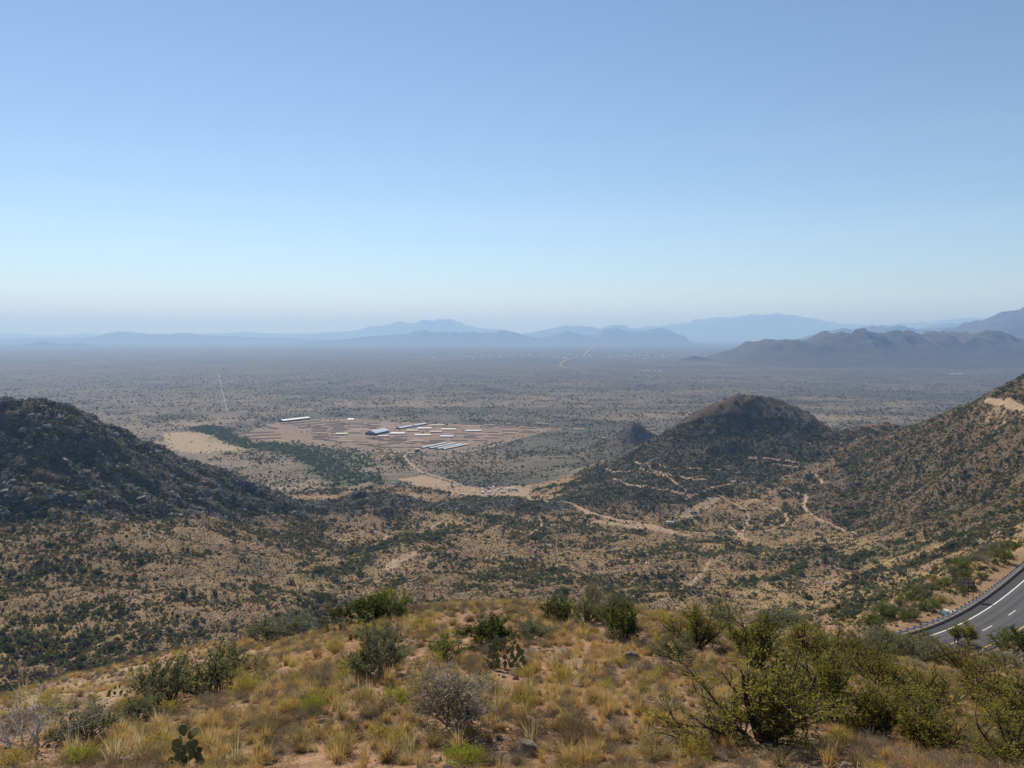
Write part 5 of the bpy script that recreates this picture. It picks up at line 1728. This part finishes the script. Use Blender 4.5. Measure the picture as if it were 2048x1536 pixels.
for (xa, ya), (xb, yb), wd, ev, rd, rm, lab in [((562, 844), (616, 838), 24, 5, 8, M_roof_w, 'long white roofed barn with open side painted shade-dark at left end of the farm'),
                                               ((796, 858), (823, 853.5), 16, 3.5, 6, M_roof_b, 'pale roofed barn at the middle back of the farm, left one'),
                                               ((826, 853), (850, 849), 16, 3.5, 6, M_roof_b, 'pale roofed barn at the middle back of the farm, right one'),
                                               ((741, 870), (768, 864), 36, 6, 13, M_roof_b, 'big gabled barn with pale blue roof in the farm'),
                                               ((843, 897), (890, 887.5), 8, 2.6, 4.2, M_roof_w, 'first from left of four long parallel sheds at the farm front'),
                                               ((859, 898), (908, 888), 8, 2.6, 4.2, M_roof_w, 'second from left of four long parallel sheds at the farm front'),
                                               ((874, 899), (921, 889.5), 8, 2.6, 4.2, M_roof_w, 'third from left of four long parallel sheds at the farm front'),
                                               ((886, 900), (932, 890), 8, 2.6, 4.2, M_roof_w, 'rightmost of four long parallel sheds at the farm front')]:
    a, b = plain_pt(xa, ya), plain_pt(xb, yb)
    ln = math.hypot(b[0] - a[0], b[1] - a[1])
    shed((a[0] + b[0]) / 2, (a[1] + b[1]) / 2, a[2], ln, wd, ev, rd, math.atan2(b[1] - a[1], b[0] - a[0]), rm, M_wall_d, lab, 'barns of the farm', 'barn', 'barn')

# burnt shed footings: long low dark strips in rows
rr_ = random.Random(5)
cnt = 0
strip_me = MB().prism([(-6.5, -1.0), (6.5, -1.0), (6.0, 0.8), (2.0, 1.7), (-3.0, 1.2), (-6.2, 0.6)], -0.5, 0.5).mesh('burnt_strip', M_burnt)
M_palestrip = ground_mat('pale_strip_ground', [(0.40, 0.31, 0.24), (0.44, 0.35, 0.27), (0.34, 0.25, 0.19), (0.25, 0.19, 0.15)])
pale_me = MB().prism([(-5.5, -1.0), (5.5, -1.0), (5.0, 0.5), (1.0, 0.8), (-5.0, 0.4)], -0.5, 0.5).mesh('pale_strip', M_palestrip)
for row, yy in enumerate(np.arange(846, 897, 2.7)):
    x = 615 + 34 * (row % 2) * 0.3 - max(0, (yy - 880)) * 2 + rr_.uniform(0, 12)
    if yy > 880: x = 640 + (yy - 880) * 8
    xe = 1075 - max(0, yy - 858) * 5.2
    while x < xe:
        lnp = rr_.uniform(20, 34)
        busy = any(x0 - 24 < x < x1 + 4 and abs(yy - y0) < 4.5 for x0, x1, y0 in [(835, 863, 857), (883, 912, 859), (932, 962, 862), (830, 861, 870), (881, 906, 873), (782, 810, 867), (735, 770, 866), (843, 932, 893), (796, 850, 853), (814, 884, 863)])
        if rr_.random() < 0.8 and not busy:
            a, b = plain_pt(x, yy), plain_pt(x + lnp, yy + 0.6)
            o = obj('earth_strip', strip_me if rr_.random() < 0.6 else pale_me, None, ((a[0] + b[0]) / 2, (a[1] + b[1]) / 2, a[2]), (0, 0, math.atan2(b[1] - a[1], b[0] - a[0])), (math.hypot(b[0] - a[0], b[1] - a[1]), rr_.uniform(0.5, 1.5), rr_.uniform(0.7, 1.3)))
            tag(o, ls_ := ('long low dark strip of burnt earth ' if o.data == strip_me else 'long low pale strip of bare earth ') + ('at the back' if yy < 857 else 'in the middle rows' if yy < 874 else 'at the front') + ' of the farm, ' + ('left part' if x < 720 else 'middle' if x < 860 else 'right part'), 'earth strip', ls_.replace('strip', 'strips', 1))
            cnt += 1
        x += lnp + rr_.uniform(4, 14)
for xa, ya, xb, yb, w_ in [(468, 868, 548, 864, 1.8), (475, 874, 560, 869, 1.6), (490, 879, 562, 876, 1.4), (530, 852, 552, 858, 1.4), (590, 851, 680, 843, 2.2), (600, 856, 690, 846, 1.6), (568, 848, 640, 842, 2.0)]:
    a, b = plain_pt(xa, ya), plain_pt(xb, yb)
    o = obj('earth_strip', strip_me, None, ((a[0] + b[0]) / 2, (a[1] + b[1]) / 2, a[2]), (0, 0, math.atan2(b[1] - a[1], b[0] - a[0])), (math.hypot(b[0] - a[0], b[1] - a[1]), w_, 1.2))
    tag(o, 'long dark earth bank at the left end of the farm', 'earth strip', 'dark earth banks at the left end of the farm')


def tank(px, py, dia, h, wm, rm, label):
    p = pick(px, py, 900)
    t = tag(empty('water_tank', (p[0], p[1] + dia / 2, p[2])), label, 'water tank')
    MB().tube([(0, 0, -1), (0, 0, h)], dia / 2, 20).build('wall', wm, t)
    m = MB().tube([(0, 0, h), (0, 0, h + 0.3), (0, 0, h + 1.1)], [dia / 2 + 0.15, dia / 2 + 0.15, 0.05], 20)
    m.build('roof', rm, t)


tank(834, 904, 12.5, 7.0, M_rust, M_roof_t, 'brown round water tank where the dirt road leaves the farm')
tank(1209, 881, 11.5, 6.5, M_rust, M_pink, 'reddish round water tank left of the small dark knoll')

# vehicles and trailers, small in the picture but each with its own shape
M_cream = simple('cream_paint', (0.68, 0.62, 0.45), 0.5, 0.08)
M_wht = simple('white_body', (0.76, 0.76, 0.74), 0.4, 0.05)
M_grey = simple('grey_body', (0.30, 0.31, 0.32), 0.5, 0.1)
M_blue = simple('faded_blue_body', (0.20, 0.27, 0.34), 0.5, 0.1)
M_tyre = simple('tyre_rubber', (0.03, 0.03, 0.03), 0.9)
M_glassd = simple('dark_glass', (0.03, 0.035, 0.04), 0.15)
M_ochre = simple('ochre_paint', (0.55, 0.34, 0.06), 0.5, 0.1)


def wheels(t, xs, w_, r_):
    for x in xs:
        for y in (-w_, w_):
            m = MB().tube([(0, -0.14, 0), (0, 0.14, 0)], r_, 10)
            m.build('wheel', M_tyre, t, loc=(x, y, r_))


def trailer(p, yaw, ln, mat, label, group):
    t = tag(empty('trailer', tuple(p), (0, 0, yaw)), label, 'trailer', group)
    MB().prism([(-1.3, 0.7), (1.3, 0.7), (1.3, 3.2), (1.1, 3.45), (-1.1, 3.45), (-1.3, 3.2)], -ln / 2, ln / 2).build('body', mat, t)
    MB().box(-ln * 0.3, ln * 0.25, -1.32, 1.32, 2.0, 2.6).build('window_band', M_glassd, t)
    MB().box(ln / 2, ln / 2 + 1.3, -0.1, 0.1, 0.5, 0.7).build('hitch', M_grey, t)
    wheels(t, (-0.8, 0.4), 1.1, 0.42)


def truck(p, yaw, mat, label, group):
    t = tag(empty('pickup_truck', tuple(p), (0, 0, yaw)), label, 'truck', group)
    MB().prism([(-0.95, 0.45), (0.95, 0.45), (0.95, 1.05), (-0.95, 1.05)], -2.7, 2.7).build('body', mat, t)
    MB().prism([(-0.92, 1.05), (0.92, 1.05), (0.72, 1.8), (-0.72, 1.8)], -0.6, 1.2).build('cab', mat, t)
    wheels(t, (-1.7, 1.75), 0.85, 0.4)


def loader(p, yaw, mat, label, group):
    t = tag(empty('digging_machine', tuple(p), (0, 0, yaw)), label, 'digger', group)
    MB().box(-1.8, 1.6, -1.2, 1.2, 1.0, 2.1).build('body', mat, t)
    MB().box(-0.3, 1.1, -0.6, 0.6, 2.1, 3.3).build('cab', M_glassd, t)
    MB().tube([(1.4, 0.8, 1.8), (3.8, 0.8, 4.6), (6.2, 0.8, 3.0), (6.6, 0.8, 1.2)], [0.28, 0.26, 0.2, 0.18], 4).build('boom', mat, t)
    MB().box(6.1, 7.1, 0.2, 1.4, 0.4, 1.3).build('bucket', M_grey, t)
    for y in (-1.25, 1.25):
        MB().prism([(y - 0.3, 0.0), (y + 0.3, 0.0), (y + 0.3, 0.95), (y - 0.3, 0.95)], -2.1, 2.1).build('track', M_tyre, t)


def box_container(p, yaw, mat, label, group):
    t = tag(empty('storage_container', tuple(p), (0, 0, yaw)), label, 'container', group)
    MB().box(-3.05, 3.05, -1.22, 1.22, 0, 2.6).build('body', mat, t)
    MB().box(3.06, 3.12, -1.15, -0.02, 0.1, 2.5).build('door', mat, t)
    MB().box(3.06, 3.12, 0.02, 1.15, 0.1, 2.5).build('door', mat, t)


G1 = 'vehicles and trailers in the dirt yard'
p = pick(1006, 986, 1000)
trailer(p, 0.1, 10, M_wht, 'longest white trailer at the front of the dirt yard', G1)
for px, py, k in [(1017, 979, 't'), (1026, 979, 'c'), (1031, 980, 't'), (991, 985, 'p'), (996, 980, 'c'), (984, 982, 'p'), (1012, 980, 'p'), (1021, 984, 'p'), (975, 991, 'p'), (965, 986, 'c'), (963, 979, 'p'), (970, 981, 'p'), (978, 978, 't'),
                  (987, 976, 't'), (995, 975, 'p'), (1003, 978, 't'), (962, 984, 'p'), (980, 986, 'c'), (968, 976, 'p'), (950, 975, 'p'), (944, 973, 'c')]:
    p = pick(px + random.uniform(-1, 1), py, 1000)
    yaw = random.uniform(-0.5, 0.5) + random.choice([0, 1.57])
    mt = random.choice([M_wht, M_wht, M_wht, M_cream, M_grey, M_blue])
    if k == 't': trailer(p, yaw, random.uniform(6, 9), M_wht, 'white trailer parked among others in the dirt yard', G1)
    elif k == 'p': truck(p, yaw, mt, 'small truck parked among trailers in the dirt yard', G1)
    else: box_container(p, yaw, mt, 'storage container standing among trailers in the dirt yard', G1)
p = pick(919, 972, 1000); trailer(p, 0.3, 8, M_wht, 'white trailer beside bushes on left part of the yard', G1)
p = pick(923, 991, 1000); trailer(p, 0.0, 11, M_cream, 'cream trailer at the near edge of the yard', G1)
p = pick(813, 966, 1000); loader(p, 0.2, M_ochre, 'ochre digging machine left of the yard, nearer the road', 'diggers left of the yard')
p = pick(822, 966, 1000); loader(p, 2.6, M_cream, 'cream digging machine left of the yard, right one', 'diggers left of the yard')
p = pick(797, 967, 1000); box_container(p, 0.1, M_blue, 'blue container left of the diggers above the rock ridge', G1)
p = pick(786, 967, 1000); box_container(p, 0.2, M_wht, 'white container at far left of the yard track', G1)
p = pick(1341, 1048, 700); trailer(p, -0.35, 9.5, M_wht, 'lone white trailer at the lower end of the quarry track', None)
p = pick(1383, 1026, 700); loader(p, 0.3, M_cream, 'cream digging machine on the quarry floor, left one', 'diggers on the quarry floor')
p = pick(1390, 1025, 700); loader(p, 2.9, M_cream, 'cream digging machine on the quarry floor, middle one', 'diggers on the quarry floor')
p = pick(1402, 1020, 700); loader(p, 0.6, M_ochre, 'ochre digging machine on the quarry floor, right one', 'diggers on the quarry floor')

# the town out on the plain: a house each
HM = []
for mt, ln, wd in ((M_wht, 18, 11), (M_roof_t, 15, 10), (M_grey, 16, 10), (M_wht, 24, 14)):
    HM.append((MB().prism([(-wd / 2, -1), (wd / 2, -1), (wd / 2, 3.2), (0, 5.4), (-wd / 2, 3.2)], -ln / 2, ln / 2).mesh('house', mt)))
for k in range(190):
    px = random.choice([random.gauss(1010, 70), random.gauss(1180, 90), random.gauss(1350, 70), random.uniform(850, 1480)])
    py = 712.5 + random.gauss(0, 2.0) + 0.0 * px
    p = pick(px, py, 5000)
    s = random.uniform(0.7, 1.25)
    tag(obj('house', random.choices(HM, [4, 2, 2, 2])[0], None, tuple(p), (0, 0, random.choice([0, 1.57]) + random.uniform(-0.2, 0.2)), (s, s, s)), lab_ := ('tiny ' + ('dark' if False else 'pale') + ' house ' + ('at the left end of' if px < 930 else 'in the left part of' if px < 1040 else 'left of the road junction in' if px < 1115 else 'beside the straight road in' if px < 1210 else 'right of the straight road in' if px < 1330 else 'near the hills at the right end of') + ' the hazy town'), 'house', lab_.replace('house', 'houses', 1))
for px, py in [(1902, 749), (1908, 748.5), (1916, 748), (1922, 748)]:
    p = pick(px, py, 4000)
    tag(obj('house', HM[3], None, tuple(p), (0, 0, 0.2), (0.8, 0.8, 0.9)), 'white house at the foot of the hazy hills on the right', 'house', 'white houses below the hazy hills')
for k in range(14):
    px, py = random.uniform(130, 440), random.gauss(725, 1.5)
    p = pick(px, py, 5000)
    tag(obj('house', random.choice(HM), None, tuple(p), (0, 0, random.uniform(0, 3)), (0.5, 0.5, 0.5)), 'tiny pale house in the hamlet far out on the left plain', 'house', 'houses of the hamlet on the left plain')
for px, py in [(1285, 741.5), (1292, 741.5), (1299, 742), (1310, 742.5), (1320, 743)]:
    p = pick(px, py, 4000)
    tag(obj('house', HM[0], None, tuple(p), (0, 0, 0.1), (1, 1, 1)), 'pale house where the far highway begins right of the town', 'house', 'houses beside the far highway')

# tall cacti on the right slope
M_sag = simple('saguaro_skin', (0.075, 0.10, 0.045), 0.7, 0.2, 1.5)


def saguaro(seed):
    r = np.random.default_rng(seed)
    tr = MB().tube([(0, 0, -0.3), (0, 0, 2), (0, 0.02, 4.5), (0, 0, 5.2), (0, 0, 5.4)], [0.26, 0.3, 0.28, 0.2, 0.03], 8)
    arms = []
    for k in range(int(r.integers(0, 3))):
        a = r.uniform(0, 6.28); z = r.uniform(1.8, 2.8)
        c, s = math.cos(a), math.sin(a)
        arms.append(MB().tube([(0.2 * c, 0.2 * s, z), (0.7 * c, 0.7 * s, z + 0.1), (0.95 * c, 0.95 * s, z + 0.6), (0.95 * c, 0.95 * s, z + 1.7), (0.95 * c, 0.95 * s, z + 1.85)], [0.16, 0.18, 0.18, 0.15, 0.03], 6).mesh('arm', M_sag))
    return tr.mesh('trunk', M_sag), arms


SG = [saguaro(s) for s in (1, 2, 3, 5)]
for k in range(34):
    px, py = random.uniform(1600, 2030), random.uniform(880, 1090)
    if py < 1130 - (px - 1400) * 0.35: py += 40
    p = pick(px, py, 300)
    if p[1] > 1400: continue
    t = tag(empty('saguaro_cactus', tuple(p), (0, 0, random.uniform(0, 6)), (random.uniform(0.7, 1.25),) * 3), sl2 := 'tall slender saguaro cactus on the long right hillside, ' + ('high up' if p[2] > -140 else 'halfway up' if p[2] > -190 else 'near its foot') + (', left part' if px < 1740 else ', middle part' if px < 1890 else ', right part'), 'cactus', sl2.replace('cactus', 'cacti', 1))
    tr, arms = random.choice(SG)
    obj('trunk', tr, t)
    for a in arms: obj('arm', a, t)
